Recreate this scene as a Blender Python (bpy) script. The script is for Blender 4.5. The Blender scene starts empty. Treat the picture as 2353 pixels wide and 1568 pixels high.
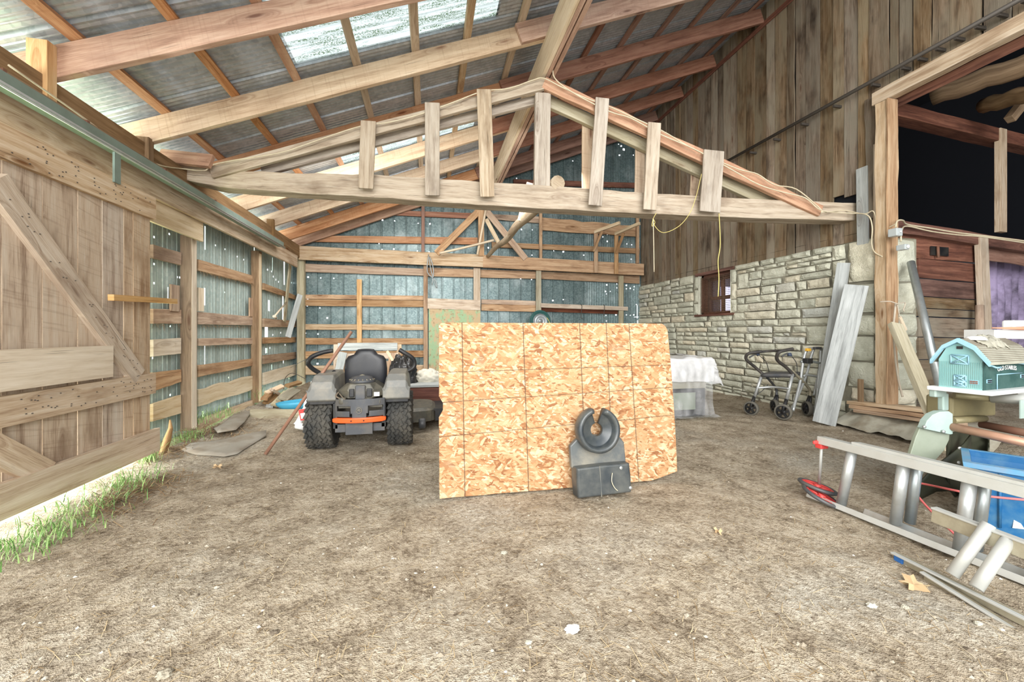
import bpy, math, random
from mathutils import Vector, Matrix, noise
random.seed(7)
V = Vector
# ---------------------------------------------------------------- units, camera, light
S = 0.775                       # one drawing unit in metres
AZ = math.radians(11.8); FPX = 915.0; CX = 1176.5; CY = 762.0; H = 1.5
CA, SA = math.cos(AZ), math.sin(AZ)
scn = bpy.context.scene
COL = scn.collection
cam = bpy.data.cameras.new('camera'); camo = bpy.data.objects.new('camera', cam); COL.objects.link(camo)
camo.location = (0, 0, H*S); camo.rotation_euler = (math.pi/2, 0, -AZ)
cam.sensor_width = 36; cam.lens = FPX/2353*36; cam.shift_y = -(784-CY)/2353; cam.clip_start = 0.02
scn.camera = camo
scn.view_settings.view_transform = 'Standard'; scn.view_settings.look = 'None'
scn.view_settings.gamma = 1; scn.view_settings.use_curve_mapping = False
scn.view_settings.exposure = 0.03
w = bpy.data.worlds.new('world'); scn.world = w; w.use_nodes = True
bg = w.node_tree.nodes['Background']; bg.inputs[0].default_value = (0.93, 0.97, 1.0, 1); bg.inputs[1].default_value = 2.6

def area(name, loc, target, size, power, color=(1, 1, 1), size_y=None):
    l = bpy.data.lights.new(name, 'AREA'); l.energy = power; l.color = color
    l.shape = 'RECTANGLE'; l.size = size; l.size_y = size_y or size
    o = bpy.data.objects.new(name, l); COL.objects.link(o)
    o.location = V(loc)*S
    o.rotation_euler = (V(target)-V(loc)).to_track_quat('-Z', 'Y').to_euler()
    return o
area('daylight_open_front', (-1.0, -8.0, 5.0), (1.4, 7, 1.6), 8.0, 1500, (1, 0.985, 0.96), 5.5)
area('bounce_flash', (0.2, -0.8, 2.6), (0.6, 6, 4.6), 1.4, 22, (1, 0.98, 0.95))
area('overhead_fill', (2.4, 2.2, 5.9), (2.2, 3.2, 0), 2.6, 45, (1, 0.985, 0.96))  # unseen fill added above the frame to brighten the floor, no fixture there
area('daylight_at_eave', (-4.9, 6.4, 3.2), (-1.5, 6.4, 5.0), 11.0, 330, (0.97, 1, 1), 0.8)
area('fill_mid_bay', (-0.2, 6.95, 4.4), (0.6, 10.8, 0.9), 4.2, 175, (1, 0.98, 0.95), 1.2)  # fill added behind the truss to even out the back bay
area('daylight_under_door', (-4.9, 3.6, 0.5), (-3.0, 3.6, 0.0), 3.6, 260, (0.97, 1, 0.97), 0.5)

# ---------------------------------------------------------------- pixel helpers (points on real planes)
def ray(px, py):
    u = (px-CX)/FPX
    return V((SA+u*CA, CA-u*SA, (CY-py)/FPX))
def P(px, py, X=None, Y=None, Z=None, d=None):
    r = ray(px, py)
    if X is not None: d = X/r[0]
    if Y is not None: d = Y/r[1]
    if Z is not None: d = (Z-H)/r[2]
    return V((r[0]*d, r[1]*d, H+r[2]*d))
def PP(px, py, p0, n):
    r = ray(px, py); p0 = V(p0); n = V(n)
    d = (p0-V((0, 0, H))).dot(n)/r.dot(n)
    return V((r[0]*d, r[1]*d, H+r[2]*d))

# ---------------------------------------------------------------- mesh builder
BID = [0]
WO = {}
def wpos(o): return WO.get(o.name, V((0, 0, 0)))
class MB:
    def __init__(s, M=None):
        s.v = []; s.f = []; s.uv = []; s.m = []; s.M = M; s.sm = []
    def pt(s, p):
        p = V(p)
        if s.M is not None: p = s.M @ p
        s.v.append(p); return len(s.v)-1
    def face(s, idx, uvs=None, m=0, sm=False):
        s.f.append(tuple(idx)); s.m.append(m); s.sm.append(sm)
        s.uv.append(uvs if uvs else [(0.5*i, 0.5) for i in range(len(idx))])
    def board(s, a, b, w, t, n, segs=1, jit=0.0, m=0, w2=None, idd=None, wave=0.0):
        """a,b: end points of the centre line of the visible face; w width across, t depth behind the face"""
        a = V(a); b = V(b); e = (b-a); L = e.length; e.normalize(); n = V(n)
        n = (n - e*n.dot(e)).normalized(); sd = e.cross(n)
        BID[0] += 1; k = (BID[0] if idd is None else idd)*10+5
        w2 = w if w2 is None else w2
        R = random.Random(BID[0]*13+1); rings = []; ph = R.random()*50
        for i in range(segs+1):
            q = i/segs; c = a+e*(L*q); ww = w+(w2-w)*q
            j = lambda: (R.random()-.5)*2*jit
            o1 = wave*noise.noise(V((ph+q*L*2.2, 0, 3))); o2 = wave*noise.noise(V((ph+q*L*2.7, 9, 1)))
            ring = [s.pt(c+sd*(-ww/2+j()+o1)+n*j()), s.pt(c+sd*(ww/2+j()+o2)+n*j()),
                    s.pt(c+sd*(ww/2+j()+o2)-n*(t+j())), s.pt(c+sd*(-ww/2+j()+o1)-n*(t+j()))]
            rings.append(ring)
        vv = [k, k+w, k+w+t, k+2*w+t, k+2*w+2*t]
        for i in range(segs):
            u0 = L*i/segs; u1 = L*(i+1)/segs
            for q in range(4):
                A_, B_, C_, D_ = rings[i][q], rings[i+1][q], rings[i+1][(q+1) % 4], rings[i][(q+1) % 4]
                s.face((A_, B_, C_, D_), [(u0, vv[q]), (u1, vv[q]), (u1, vv[q+1]), (u0, vv[q+1])], m)
        s.face(rings[0], [(0, k), (0, k+w), (t, k+w), (t, k)], m)
        s.face(rings[-1][::-1], [(L, k), (L, k+w), (L+t, k+w), (L+t, k)][::-1], m)
        return s
    def box(s, lo, hi, m=0, ax=0):
        lo = V(lo); hi = V(hi); BID[0] += 1; k = BID[0]*10+5
        P8 = [s.pt((x, y, z)) for x in (lo[0], hi[0]) for y in (lo[1], hi[1]) for z in (lo[2], hi[2])]
        L = [(0, 1, 3, 2), (4, 6, 7, 5), (0, 4, 5, 1), (2, 3, 7, 6), (0, 2, 6, 4), (1, 5, 7, 3)]
        cs = [(x, y, z) for x in (lo[0], hi[0]) for y in (lo[1], hi[1]) for z in (lo[2], hi[2])]
        for fi, q in enumerate(L):
            nax = [0, 0, 1, 1, 2, 2][fi]; o = [i for i in range(3) if i != nax]
            if ax in o: ua = ax; va = [i for i in o if i != ax][0]
            else: ua, va = o
            s.face([P8[i] for i in q], [(cs[i][ua], k+cs[i][va]-lo[va]) for i in q], m)
        return s
    def tube(s, pts, r, n=8, m=0, caps=True, closed=False, sm=True):
        pts = [V(p) for p in pts]; N = len(pts); rr = r if isinstance(r, (list, tuple)) else [r]*N
        BID[0] += 1; k = BID[0]*10+5
        rings = []; up = None; L = 0; Ls = []
        for i, p in enumerate(pts):
            if closed: t = (pts[(i+1) % N]-pts[i-1]).normalized()
            else: t = (pts[min(i+1, N-1)]-pts[max(i-1, 0)]).normalized()
            if up is None:
                up = V((0, 0, 1)) if abs(t.z) < .9 else V((1, 0, 0))
            x = (up - t*up.dot(t)).normalized(); y = t.cross(x); up = x
            if i: L += (pts[i]-pts[i-1]).length
            Ls.append(L)
            rings.append([s.pt(p+(x*math.cos(2*math.pi*q/n)+y*math.sin(2*math.pi*q/n))*rr[i]) for q in range(n)])
        for i in range(N if closed else N-1):
            A_ = rings[i]; B_ = rings[(i+1) % N]
            for q in range(n):
                q2 = (q+1) % n; v0 = k+q/n*6.28*rr[i]; v1 = k+(q+1)/n*6.28*rr[i]
                u0 = Ls[i]; u1 = Ls[(i+1) % N] if i < N-1 else L+.1
                s.face((A_[q], A_[q2], B_[q2], B_[q]), [(u0, v0), (u0, v1), (u1, v1), (u1, v0)], m, sm)
        if caps and not closed:
            s.face(rings[0][::-1], [(0, k+.02*q) for q in range(n)], m); s.face(rings[-1], [(L, k+.02*q) for q in range(n)], m)
        return s
    def loft(s, rings, m=0, cap=True, sm=True, closed=True):
        R = [[s.pt(p) for p in r] for r in rings]; n = len(R[0]); BID[0] += 1; k = BID[0]*10+5
        for i in range(len(R)-1):
            for q in range(n if closed else n-1):
                q2 = (q+1) % n
                s.face((R[i][q], R[i][q2], R[i+1][q2], R[i+1][q]),
                       [(i*.1, k+q*.05), (i*.1, k+q*.05+.05), (i*.1+.1, k+q*.05+.05), (i*.1+.1, k+q*.05)], m, sm)
        if cap and closed: s.face(R[0][::-1], None, m, sm); s.face(R[-1], None, m, sm)
        return s
    def lathe(s, prof, c, axis, n=24, m=0, sm=True, cap=True):
        """prof: list of (radius, distance along the axis)"""
        c = V(c); ax = V(axis).normalized(); x = ax.orthogonal().normalized(); y = ax.cross(x)
        rings = [[c+ax*h+(x*math.cos(2*math.pi*q/n)+y*math.sin(2*math.pi*q/n))*max(r, 1e-4) for q in range(n)] for r, h in prof]
        return s.loft(rings, m, cap, sm)
    def prism(s, outline, o, ux, uy, t, m=0, sm=False):
        """outline 2-D points in the frame (ux,uy) at o, thickness t along ux x uy (both ways)"""
        o = V(o); ux = V(ux); uy = V(uy); n = ux.cross(uy).normalized(); BID[0] += 1; k = BID[0]*10+5
        A_ = [s.pt(o+ux*a+uy*b+n*t/2) for a, b in outline]; B_ = [s.pt(o+ux*a+uy*b-n*t/2) for a, b in outline]
        N = len(outline)
        s.face(A_, [(a, k+b) for a, b in outline], m); s.face(B_[::-1], [(a, k+b) for a, b in outline][::-1], m)
        for i in range(N):
            j = (i+1) % N
            s.face((A_[j], A_[i], B_[i], B_[j]), [(outline[j][0], k+outline[j][1]), (outline[i][0], k+outline[i][1]), (outline[i][0], k+outline[i][1]+t), (outline[j][0], k+outline[j][1]+t)], m, sm)
        return s
    def grid(s, nu, nv, fn, m=0, sm=True, uvs=1.0):
        BID[0] += 1; k = BID[0]*10+2
        I = [[s.pt(fn(i/nu, j/nv)) for j in range(nv+1)] for i in range(nu+1)]
        for i in range(nu):
            for j in range(nv):
                s.face((I[i][j], I[i+1][j], I[i+1][j+1], I[i][j+1]),
                       [(a/nu*uvs, k+b/nv*uvs) for a, b in ((i, j), (i+1, j), (i+1, j+1), (i, j+1))], m, sm)
        return s
    def sphere(s, c, r, n=12, m=0, sc=(1, 1, 1)):
        c = V(c)
        rings = []
        for i in range(1, n//2):
            th = math.pi*i/(n//2)
            rings.append([c+V((math.cos(2*math.pi*q/n)*math.sin(th)*r*sc[0], math.sin(2*math.pi*q/n)*math.sin(th)*r*sc[1], math.cos(th)*r*sc[2])) for q in range(n)][::-1])
        return s.loft(rings, m)
    def build(s, name, mats, parent=None, bevel=0, solid=0, subd=0):
        if not isinstance(mats, (list, tuple)): mats = [mats]
        pts = [p*S for p in s.v]
        xs = [p.x for p in pts]; ys = [p.y for p in pts]; zs = [p.z for p in pts]
        o = V(((min(xs)+max(xs))/2, (min(ys)+max(ys))/2, min(zs)))
        me = bpy.data.meshes.new(name); me.from_pydata([p-o for p in pts], [], s.f); 
        ul = me.uv_layers.new(name='UVMap')
        flat = []
        for u in s.uv:
            for c in u: flat += [c[0], c[1]]
        ul.data.foreach_set('uv', flat)
        me.polygons.foreach_set('material_index', s.m); me.polygons.foreach_set('use_smooth', s.sm)
        for mt in mats: me.materials.append(mt)
        me.update()
        ob = bpy.data.objects.new(name, me); COL.objects.link(ob); WO[ob.name] = o
        if parent is not None: ob.parent = parent; ob.location = o-wpos(parent)
        else: ob.location = o
        if solid:
            md = ob.modifiers.new('thickness', 'SOLIDIFY'); md.thickness = solid*S; md.offset = 0
        if bevel:
            md = ob.modifiers.new('bevel', 'BEVEL'); md.width = bevel*S; md.segments = 2; md.limit_method = 'ANGLE'; md.angle_limit = math.radians(40)
        if subd:
            md = ob.modifiers.new('subd', 'SUBSURF'); md.levels = subd; md.render_levels = subd
        return ob
def tag(o, label=None, cat=None, group=None, kind=None):
    if label: o['label'] = label
    if cat: o['category'] = cat
    if group: o['group'] = group
    if kind: o['kind'] = kind
    return o
def thing(name, label, cat, loc, group=None):
    o = bpy.data.objects.new(name, None); COL.objects.link(o); o.location = V(loc)*S; WO[o.name] = V(loc)*S
    o.empty_display_size = .1
    return tag(o, label, cat, group)
def copy_tree(o, parent=None):
    c = o.copy(); COL.objects.link(c); WO[c.name] = wpos(o).copy()
    if parent is not None: c.parent = parent
    for ch in [x for x in COL.objects if x.parent == o]: copy_tree(ch, c)
    return c
def struct(mb, name, mats, **k): return tag(mb.build(name, mats, **k), kind='structure')
def ringsq(c, hx, hy, z=0, n=20, pw=2.6, ux=(1, 0, 0), uy=(0, 1, 0)):
    c = V(c); ux = V(ux); uy = V(uy); out = []
    for q in range(n):
        a = 2*math.pi*q/n; ca, sa = math.cos(a), math.sin(a)
        out.append(c+ux*(hx*math.copysign(abs(ca)**(2/pw), ca))+uy*(hy*math.copysign(abs(sa)**(2/pw), sa)))
    return out
def curve(pts, n=6):
    """Catmull-Rom through the points"""
    pts = [V(p) for p in pts]; out = []
    for i in range(len(pts)-1):
        p0 = pts[max(i-1, 0)]; p1 = pts[i]; p2 = pts[i+1]; p3 = pts[min(i+2, len(pts)-1)]
        for k in range(n):
            t = k/n
            out.append(.5*((2*p1)+(p2-p0)*t+(2*p0-5*p1+4*p2-p3)*t*t+(3*p1-p0-3*p2+p3)*t**3))
    out.append(pts[-1]); return out

# ---------------------------------------------------------------- materials
def lin(c):
    r = []
    for x in c:
        x /= 255.0; r.append(x/12.92 if x <= .04045 else ((x+.055)/1.055)**2.4)
    return (r[0], r[1], r[2], 1)
class NT:
    def __init__(s, name):
        s.mat = bpy.data.materials.new(name); s.mat.use_nodes = True; s.t = s.mat.node_tree
        s.b = s.t.nodes['Principled BSDF']; s.out = s.t.nodes['Material Output']
    def n(s, typ, **k):
        x = s.t.nodes.new(typ)
        for a, b in k.items(): setattr(x, a, b)
        return x
    def l(s, a, b): s.t.links.new(a, b)
    def set(s, sock, v):
        if isinstance(v, bpy.types.NodeSocket): s.l(v, sock)
        else: sock.default_value = v
    def math(s, op, a, b=None, c=None, clamp=False):
        x = s.n('ShaderNodeMath', operation=op, use_clamp=clamp); s.set(x.inputs[0], a)
        if b is not None: s.set(x.inputs[1], b)
        if c is not None: s.set(x.inputs[2], c)
        return x.outputs[0]
    def vmath(s, op, a, b):
        x = s.n('ShaderNodeVectorMath', operation=op); s.set(x.inputs[0], a); s.set(x.inputs[1], b); return x.outputs[0]
    def xyz(s, x, y, z=0.0):
        c = s.n('ShaderNodeCombineXYZ'); s.set(c.inputs[0], x); s.set(c.inputs[1], y); s.set(c.inputs[2], z); return c.outputs[0]
    def noise(s, vec, scale=5, detail=3, rough=.55, dist=0):
        x = s.n('ShaderNodeTexNoise'); s.set(x.inputs['Vector'], vec); x.inputs['Scale'].default_value = scale
        x.inputs['Detail'].default_value = detail; x.inputs['Roughness'].default_value = rough; x.inputs['Distortion'].default_value = dist
        return x.outputs[0]
    def voro(s, vec, scale=5, feature='F1', rnd=1.0):
        x = s.n('ShaderNodeTexVoronoi', feature=feature); s.set(x.inputs['Vector'], vec); x.inputs['Scale'].default_value = scale
        x.inputs['Randomness'].default_value = rnd; return x
    def ramp(s, fac, stops, interp='LINEAR'):
        x = s.n('ShaderNodeValToRGB'); s.set(x.inputs[0], fac); e = x.color_ramp.elements; x.color_ramp.interpolation = interp
        while len(e) < len(stops): e.new(.5)
        for i, (p, c) in enumerate(stops):
            e[i].position = p; e[i].color = c if not isinstance(c, (int, float)) else (c, c, c, 1)
        return x.outputs[0]
    def mix(s, fac, a, b, mode='MIX'):
        x = s.n('ShaderNodeMix', data_type='RGBA', blend_type=mode); s.set(x.inputs[0], fac); s.set(x.inputs[6], a); s.set(x.inputs[7], b); return x.outputs[2]
    def rng(s, v, a, b, c=0.0, d=1.0):
        x = s.n('ShaderNodeMapRange'); s.set(x.inputs[0], v)
        for i, q in enumerate((a, b, c, d)): x.inputs[i+1].default_value = q
        return x.outputs[0]
    def bump(s, h, strength=.3, dist=.01):
        x = s.n('ShaderNodeBump'); s.set(x.inputs['Height'], h); x.inputs['Strength'].default_value = strength; x.inputs['Distance'].default_value = dist
        s.l(x.outputs[0], s.b.inputs['Normal'])
    def fin(s, col=None, rough=.8, metal=0.0, spec=None):
        if col is not None: s.set(s.b.inputs['Base Color'], col)
        s.set(s.b.inputs['Roughness'], rough); s.set(s.b.inputs['Metallic'], metal)
        if spec is not None: s.b.inputs['Specular IOR Level'].default_value = spec
        return s.mat
    def uvid(s):
        tc = s.n('ShaderNodeTexCoord'); sp = s.n('ShaderNodeSeparateXYZ'); s.l(tc.outputs['UV'], sp.inputs[0])
        u, v = sp.outputs[0], sp.outputs[1]
        idn = s.math('FLOOR', s.math('DIVIDE', v, 10.0))
        wn = s.n('ShaderNodeTexWhiteNoise', noise_dimensions='1D'); s.l(idn, wn.inputs['W'])
        return u, v, wn.outputs['Value'], wn.outputs['Color']
    def obj(s):
        return s.n('ShaderNodeTexCoord').outputs['Object']
    def geo(s):
        return s.n('ShaderNodeNewGeometry').outputs['Position']

def wood(name, base, dark, light, knots=.6, stain=.35, var=.3, saw=.0, knotcol=(95, 60, 35), graylay=None, bump=.35):
    n = NT(name); u, v, rnd, rc = n.uvid()
    off = n.math('MULTIPLY', rnd, 71.0)
    uo = n.math('ADD', u, off)
    # slow warp around knots
    wv = n.xyz(n.math('MULTIPLY', uo, 1.1), n.math('MULTIPLY', v, 5.0))
    vor = n.voro(wv, 1.0); kd = vor.outputs['Distance']
    ksel = n.math('GREATER_THAN', n.n('ShaderNodeSeparateColor').outputs[0], .5)
    sc = n.n('ShaderNodeSeparateColor'); n.l(vor.outputs['Color'], sc.inputs[0])
    ksel = n.math('LESS_THAN', sc.outputs[0], knots)
    kn = n.math('MULTIPLY', n.rng(kd, .12, .055), ksel, clamp=True)
    halo = n.math('MULTIPLY', n.rng(kd, .34, .1), ksel, clamp=True)
    g1 = n.noise(n.xyz(n.math('MULTIPLY', uo, .9), n.math('ADD', n.math('MULTIPLY', v, 15.0), n.math('MULTIPLY', halo, 2.2))), 1.0, 4, .6, .6)
    g2 = n.noise(n.xyz(n.math('MULTIPLY', uo, 5.0), n.math('MULTIPLY', v, 120.0)), 1.0, 3, .65)
    g = n.math('ADD', n.math('MULTIPLY', g1, .65), n.math('MULTIPLY', g2, .35))
    col = n.ramp(g, [(.30, lin(dark)), (.48, lin(base)), (.68, lin(light))])
    st = n.noise(n.xyz(n.math('MULTIPLY', uo, 1.3), n.math('MULTIPLY', v, 3.2)), 1.0, 4, .6)
    col = n.mix(n.math('MULTIPLY', n.rng(st, .52, .72), stain, clamp=True), col, lin(dark))
    if graylay: col = n.mix(n.rng(n.noise(n.xyz(n.math('MULTIPLY', uo, .8), n.math('MULTIPLY', v, 2.2)), 1.3, 3), .42, .62), col, lin(graylay))
    if saw:
        sw = n.noise(n.xyz(n.math('ADD', n.math('MULTIPLY', uo, 38.0), n.math('MULTIPLY', v, 6.0)), n.math('MULTIPLY', v, 1.5)), 1.0, 2)
        col = n.mix(n.math('MULTIPLY', n.rng(sw, .55, .75), saw, clamp=True), col, lin(dark))
    # nail marks and dark checks
    ck = n.noise(n.xyz(n.math('MULTIPLY', uo, 1.6), n.math('MULTIPLY', v, 60.0)), 1.0, 2, .5)
    col = n.mix(n.math('MULTIPLY', n.rng(ck, .68, .74), .55, clamp=True), col, lin([c*.35 for c in dark]))
    col = n.mix(n.math('MULTIPLY', halo, .28), col, lin(knotcol))
    col = n.mix(n.math('MULTIPLY', kn, .8), col, lin(knotcol))
    br = n.math('ADD', n.math('MULTIPLY', rnd, var), 1.0-var*.55)
    col = n.mix(1.0, col, n.xyz(br, br, br), 'MULTIPLY')
    hs = n.n('ShaderNodeHueSaturation'); n.l(col, hs.inputs['Color'])
    sr = n.n('ShaderNodeSeparateColor'); n.l(rc, sr.inputs[0])
    n.l(n.rng(sr.outputs[1], 0, 1, .75, 1.2), hs.inputs['Saturation']); col = hs.outputs[0]
    n.bump(n.math('SUBTRACT', g, n.math('MULTIPLY', n.rng(ck, .66, .74), .7)), bump, .006)
    return n.fin(col, .82, spec=.25)
W_DOOR = wood('wood_door', (202, 180, 156), (132, 106, 84), (216, 202, 182), .5, .7, .25, .4)
W_RAIL = wood('wood_rail', (194, 172, 146), (138, 110, 84), (218, 204, 184), .6, .65, .2)
W_PALE = wood('wood_pale', (214, 196, 168), (182, 154, 122), (230, 216, 194), .5, .25, .15)
W_ORNG = wood('wood_rafter', (186, 142, 112), (140, 98, 74), (212, 176, 146), .75, .45, .2, .22, (104, 60, 42))
W_RED = wood('wood_red_rafter', (146, 108, 92), (100, 70, 60), (172, 136, 118), .6, .4, .2, 0, (84, 50, 40))
W_YEL = wood('wood_yellow_rafter', (198, 170, 138), (158, 126, 96), (218, 196, 166), .6, .45, .15, .4, (120, 78, 54))
W_TRUSS = wood('wood_truss', (174, 158, 138), (112, 94, 76), (198, 186, 168), .4, .6, .22, 0, bump=.8)
W_BROWN = wood('wood_brown_post', (134, 108, 80), (92, 72, 52), (160, 134, 104), .3, .3, .15)
W_GREYP = wood('wood_grey_pole', (170, 160, 132), (128, 114, 86), (196, 188, 164), .3, .4, .2)
W_GIRT = wood('wood_girt', (178, 146, 116), (122, 92, 70), (206, 180, 150), .6, .7, .32, 0, bump=.6)
W_BARN = wood('wood_barn_board', (124, 104, 82), (60, 47, 36), (160, 142, 120), .15, .9, .38, 0, graylay=(140, 128, 108), bump=1.0)
W_SILV = wood('wood_silver', (168, 172, 170), (120, 122, 120), (196, 200, 198), .35, .35, .15)
W_FRESH = wood('wood_fresh', (216, 178, 132), (178, 134, 92), (234, 206, 166), .5, .2, .12)
W_DARK = wood('wood_dark_red', (112, 72, 58), (62, 38, 32), (150, 104, 84), .3, .6, .3)
W_STICK = wood('wood_stick', (150, 104, 78), (116, 76, 54), (176, 130, 100), 0, .2, .05)

def plain(name, col, rough=.5, metal=0.0, dirt=0.0, dcol=(120, 105, 85), sc=6, spec=None, bump=0):
    n = NT(name); o = n.geo(); c = lin(col)
    if dirt:
        d = n.noise(o, sc, 5, .6); c = n.mix(n.math('MULTIPLY', n.rng(d, .42, .68), dirt, clamp=True), c, lin(dcol))
    if bump: n.bump(n.noise(o, sc*6, 3), bump, .004)
    return n.fin(c, rough, metal, spec)
M_BLACK = plain('black_plastic', (28, 29, 32), .45, 0, .25, (90, 85, 75), 9)
M_RUBBER = plain('tyre_rubber', (50, 50, 48), .8, 0, .5, (108, 102, 90), 7)
M_SEAT = plain('seat_vinyl', (30, 31, 36), .42, 0, .12, (95, 92, 88), 8)
M_FEND = plain('grey_fender', (116, 116, 112), .45, 0, .55, (164, 156, 138), 7)
M_DGREY = plain('dark_grey_metal', (78, 80, 84), .5, .3, .4, (120, 112, 98), 9)
M_ENG = plain('engine_cover', (84, 82, 74), .5, .2, .5, (130, 122, 104), 12)
M_ORANGE = plain('orange_paint', (238, 96, 40), .4, 0, .15, (150, 90, 60), 9)
M_ALU = plain('aluminium', (186, 189, 188), .38, .55, .35, (150, 148, 140), 14)
M_ALUW = plain('aluminium_pale', (186, 187, 182), .5, .3, .35, (168, 164, 152), 12)
M_ALUD = plain('aluminium_grooved', (168, 160, 138), .5, .4, .4, (120, 112, 92), 18)
M_STEEL = plain('galvanised_tube', (176, 182, 182), .35, .6, .35, (130, 128, 118), 9)
M_COPPER = plain('rusty_bar', (182, 142, 118), .45, .35, .5, (128, 84, 62), 5)
M_WHITE = plain('white_plastic', (232, 232, 230), .45, 0, .2, (180, 176, 168), 6)
M_RED = plain('red_plastic', (206, 64, 62), .45, 0, .15)
M_PINK = plain('pink_string', (218, 110, 108), .7)
M_YROPE = plain('yellow_rope', (214, 196, 120), .8)
M_CABLE = plain('cream_cable', (208, 196, 168), .6, 0, .3, (160, 140, 110), 12)
M_ROPE = plain('frayed_rope', (190, 178, 160), .9, 0, .3)
M_BBLUE = plain('blue_bin', (28, 98, 150), .45, 0, .45, (96, 138, 160), 14)
M_BRIM = plain('blue_bin_rim', (92, 150, 186), .5, 0, .4, (150, 140, 140), 14)
M_SLED = plain('blue_sled', (66, 160, 196), .4, 0, .2, (120, 160, 170))
M_TEAL = plain('toy_teal', (134, 178, 176), .6, 0, .4, (168, 186, 176), 8)
M_TEALD = plain('toy_dark_teal', (46, 78, 74), .6, 0, .35, (104, 134, 126), 8)
M_TBLUE = plain('toy_blue_trim', (142, 186, 204), .6, 0, .3, (170, 190, 194))
M_TROOF = plain('toy_roof', (170, 168, 152), .8, 0, .4, (130, 128, 112), 9)
M_GREENM = plain('green_enamel', (142, 150, 132), .5, .1, .4, (164, 168, 154), 7)
M_GREEND = plain('dark_green_panel', (66, 68, 54), .45, .1, .35, (40, 42, 34), 5)
M_GREENL = plain('light_green_cap', (160, 180, 172), .5, .1, .4, (190, 196, 186), 8)
M_GOLD = plain('dull_green_housing', (142, 132, 98), .5, .2, .5, (104, 98, 76), 7)
M_POLY = plain('moulded_black_plastic', (84, 88, 88), .42, 0, .75, (150, 142, 124), 4)
M_POLYD = plain('moulded_dark_plastic', (48, 54, 58), .35, 0, .5, (112, 112, 104), 5)
M_BAG = plain('black_bag', (32, 34, 36), .28, 0, .1)
M_SACK = plain('white_sack', (196, 192, 178), .7, 0, .4, (150, 142, 122), 9)
M_MAROON = wood('maroon_hull', (104, 60, 48), (64, 36, 30), (140, 92, 72), 0, .5, .1, 0)
M_MAT = plain('rubber_mat', (150, 144, 132), .9, 0, .7, (116, 102, 84), 4, bump=.3)
M_CONC = plain('concrete', (178, 174, 158), .9, 0, .8, (132, 120, 100), 5, bump=.5)
M_HOSE = plain('green_hose', (40, 92, 88), .5)
M_HUBG = plain('reel_grey', (150, 156, 158), .4, .4)
M_YELP = plain('yellow_clip', (232, 178, 60), .5)
M_BLUEC = plain('blue_cap', (40, 96, 160), .5)
M_BLACKH = plain('black_handle', (50, 47, 45), .6, 0, .3, (110, 100, 88))
M_CLOTH = plain('dirty_cloth', (176, 172, 156), .9, 0, .6, (120, 116, 100), 14, bump=.6)
M_TRACK = plain('galvanised_track', (140, 160, 152), .5, .5, .4, (110, 120, 110), 5)
M_ROD = plain('iron_rod', (82, 76, 70), .6, .4)
M_LEAF = plain('dry_leaf', (192, 164, 126), .8)
M_RUST = plain('rusty_brown', (120, 80, 62), .8, 0, .4)
M_SHELF = plain('grey_board', (168, 160, 142), .9, 0, .4)
M_WIRE = plain('wire_mesh', (120, 96, 78), .7, .2)
M_BULB = plain('glass_grey', (176, 182, 182), .3, 0)
M_STOCK = plain('scrap_grey', (120, 108, 92), .9, 0, .6, (86, 74, 60), 9)

def metal_sheet(name, c1, c2, rust, metal=.45, rough=.5, spangle=26, streak=.5, white=(190, 200, 200), wf=.0):
    n = NT(name); g = n.geo()
    v = n.voro(g, spangle); sc = n.n('ShaderNodeSeparateColor'); n.l(v.outputs['Color'], sc.inputs[0])
    col = n.mix(sc.outputs[0], lin(c1), lin(c2))
    st = n.noise(n.vmath('MULTIPLY', g, (6.0, 6.0, .7)), 1.0, 4, .6)
    col = n.mix(n.math('MULTIPLY', n.rng(st, .5, .72), streak, clamp=True), col, lin(rust))
    if wf:
        b = n.noise(g, 1.7, 3, .6); col = n.mix(n.math('MULTIPLY', n.rng(b, .52, .7), wf, clamp=True), col, lin(white))
    n.bump(n.noise(g, 2.2, 2), .25, .03)
    return n.fin(col, rough, metal)
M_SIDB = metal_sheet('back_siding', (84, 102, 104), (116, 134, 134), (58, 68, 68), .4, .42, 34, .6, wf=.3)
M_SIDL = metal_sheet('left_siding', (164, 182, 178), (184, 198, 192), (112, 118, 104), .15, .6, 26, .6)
M_ROOF = metal_sheet('roof_sheet', (156, 162, 168), (180, 185, 190), (104, 106, 110), .35, .36, 30, .45)

# dirt
n = NT('dirt_floor'); g = n.geo()
a = n.noise(g, .55, 5, .6); b = n.noise(g, 4.5, 6, .7); c = n.noise(g, 38, 4, .7); d = n.noise(g, 150, 2, .6)
col = n.ramp(n.math('ADD', n.math('MULTIPLY', b, .5), n.math('MULTIPLY', c, .5)), [(.37, lin((110, 96, 79))), (.5, lin((170, 156, 135))), (.63, lin((200, 188, 168)))])
col = n.mix(n.rng(a, .5, .66), col, n.ramp(c, [(.35, lin((146, 137, 122))), (.65, lin((202, 196, 182)))]))
col = n.mix(n.math('MULTIPLY', n.rng(d, .6, .72), .6, clamp=True), col, lin((206, 190, 156)))
col = n.mix(n.math('MULTIPLY', n.rng(n.noise(g, 70, 3, .6), .60, .70), .75, clamp=True), col, lin((84, 68, 52)))
n.bump(n.math('ADD', n.math('MULTIPLY', c, .7), n.math('ADD', n.math('MULTIPLY', b, 1.2), n.math('MULTIPLY', d, .35))), .9, .03)
M_DIRT = n.fin(col, .95, spec=.15)
n = NT('straw'); u, v, r, rc = n.uvid()
M_STRAW = n.fin(n.ramp(r, [(0, lin((132, 108, 76))), (.5, lin((182, 160, 124))), (1, lin((206, 190, 158)))]), .85)
n = NT('pebble'); u, v, r, rc = n.uvid()
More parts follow.
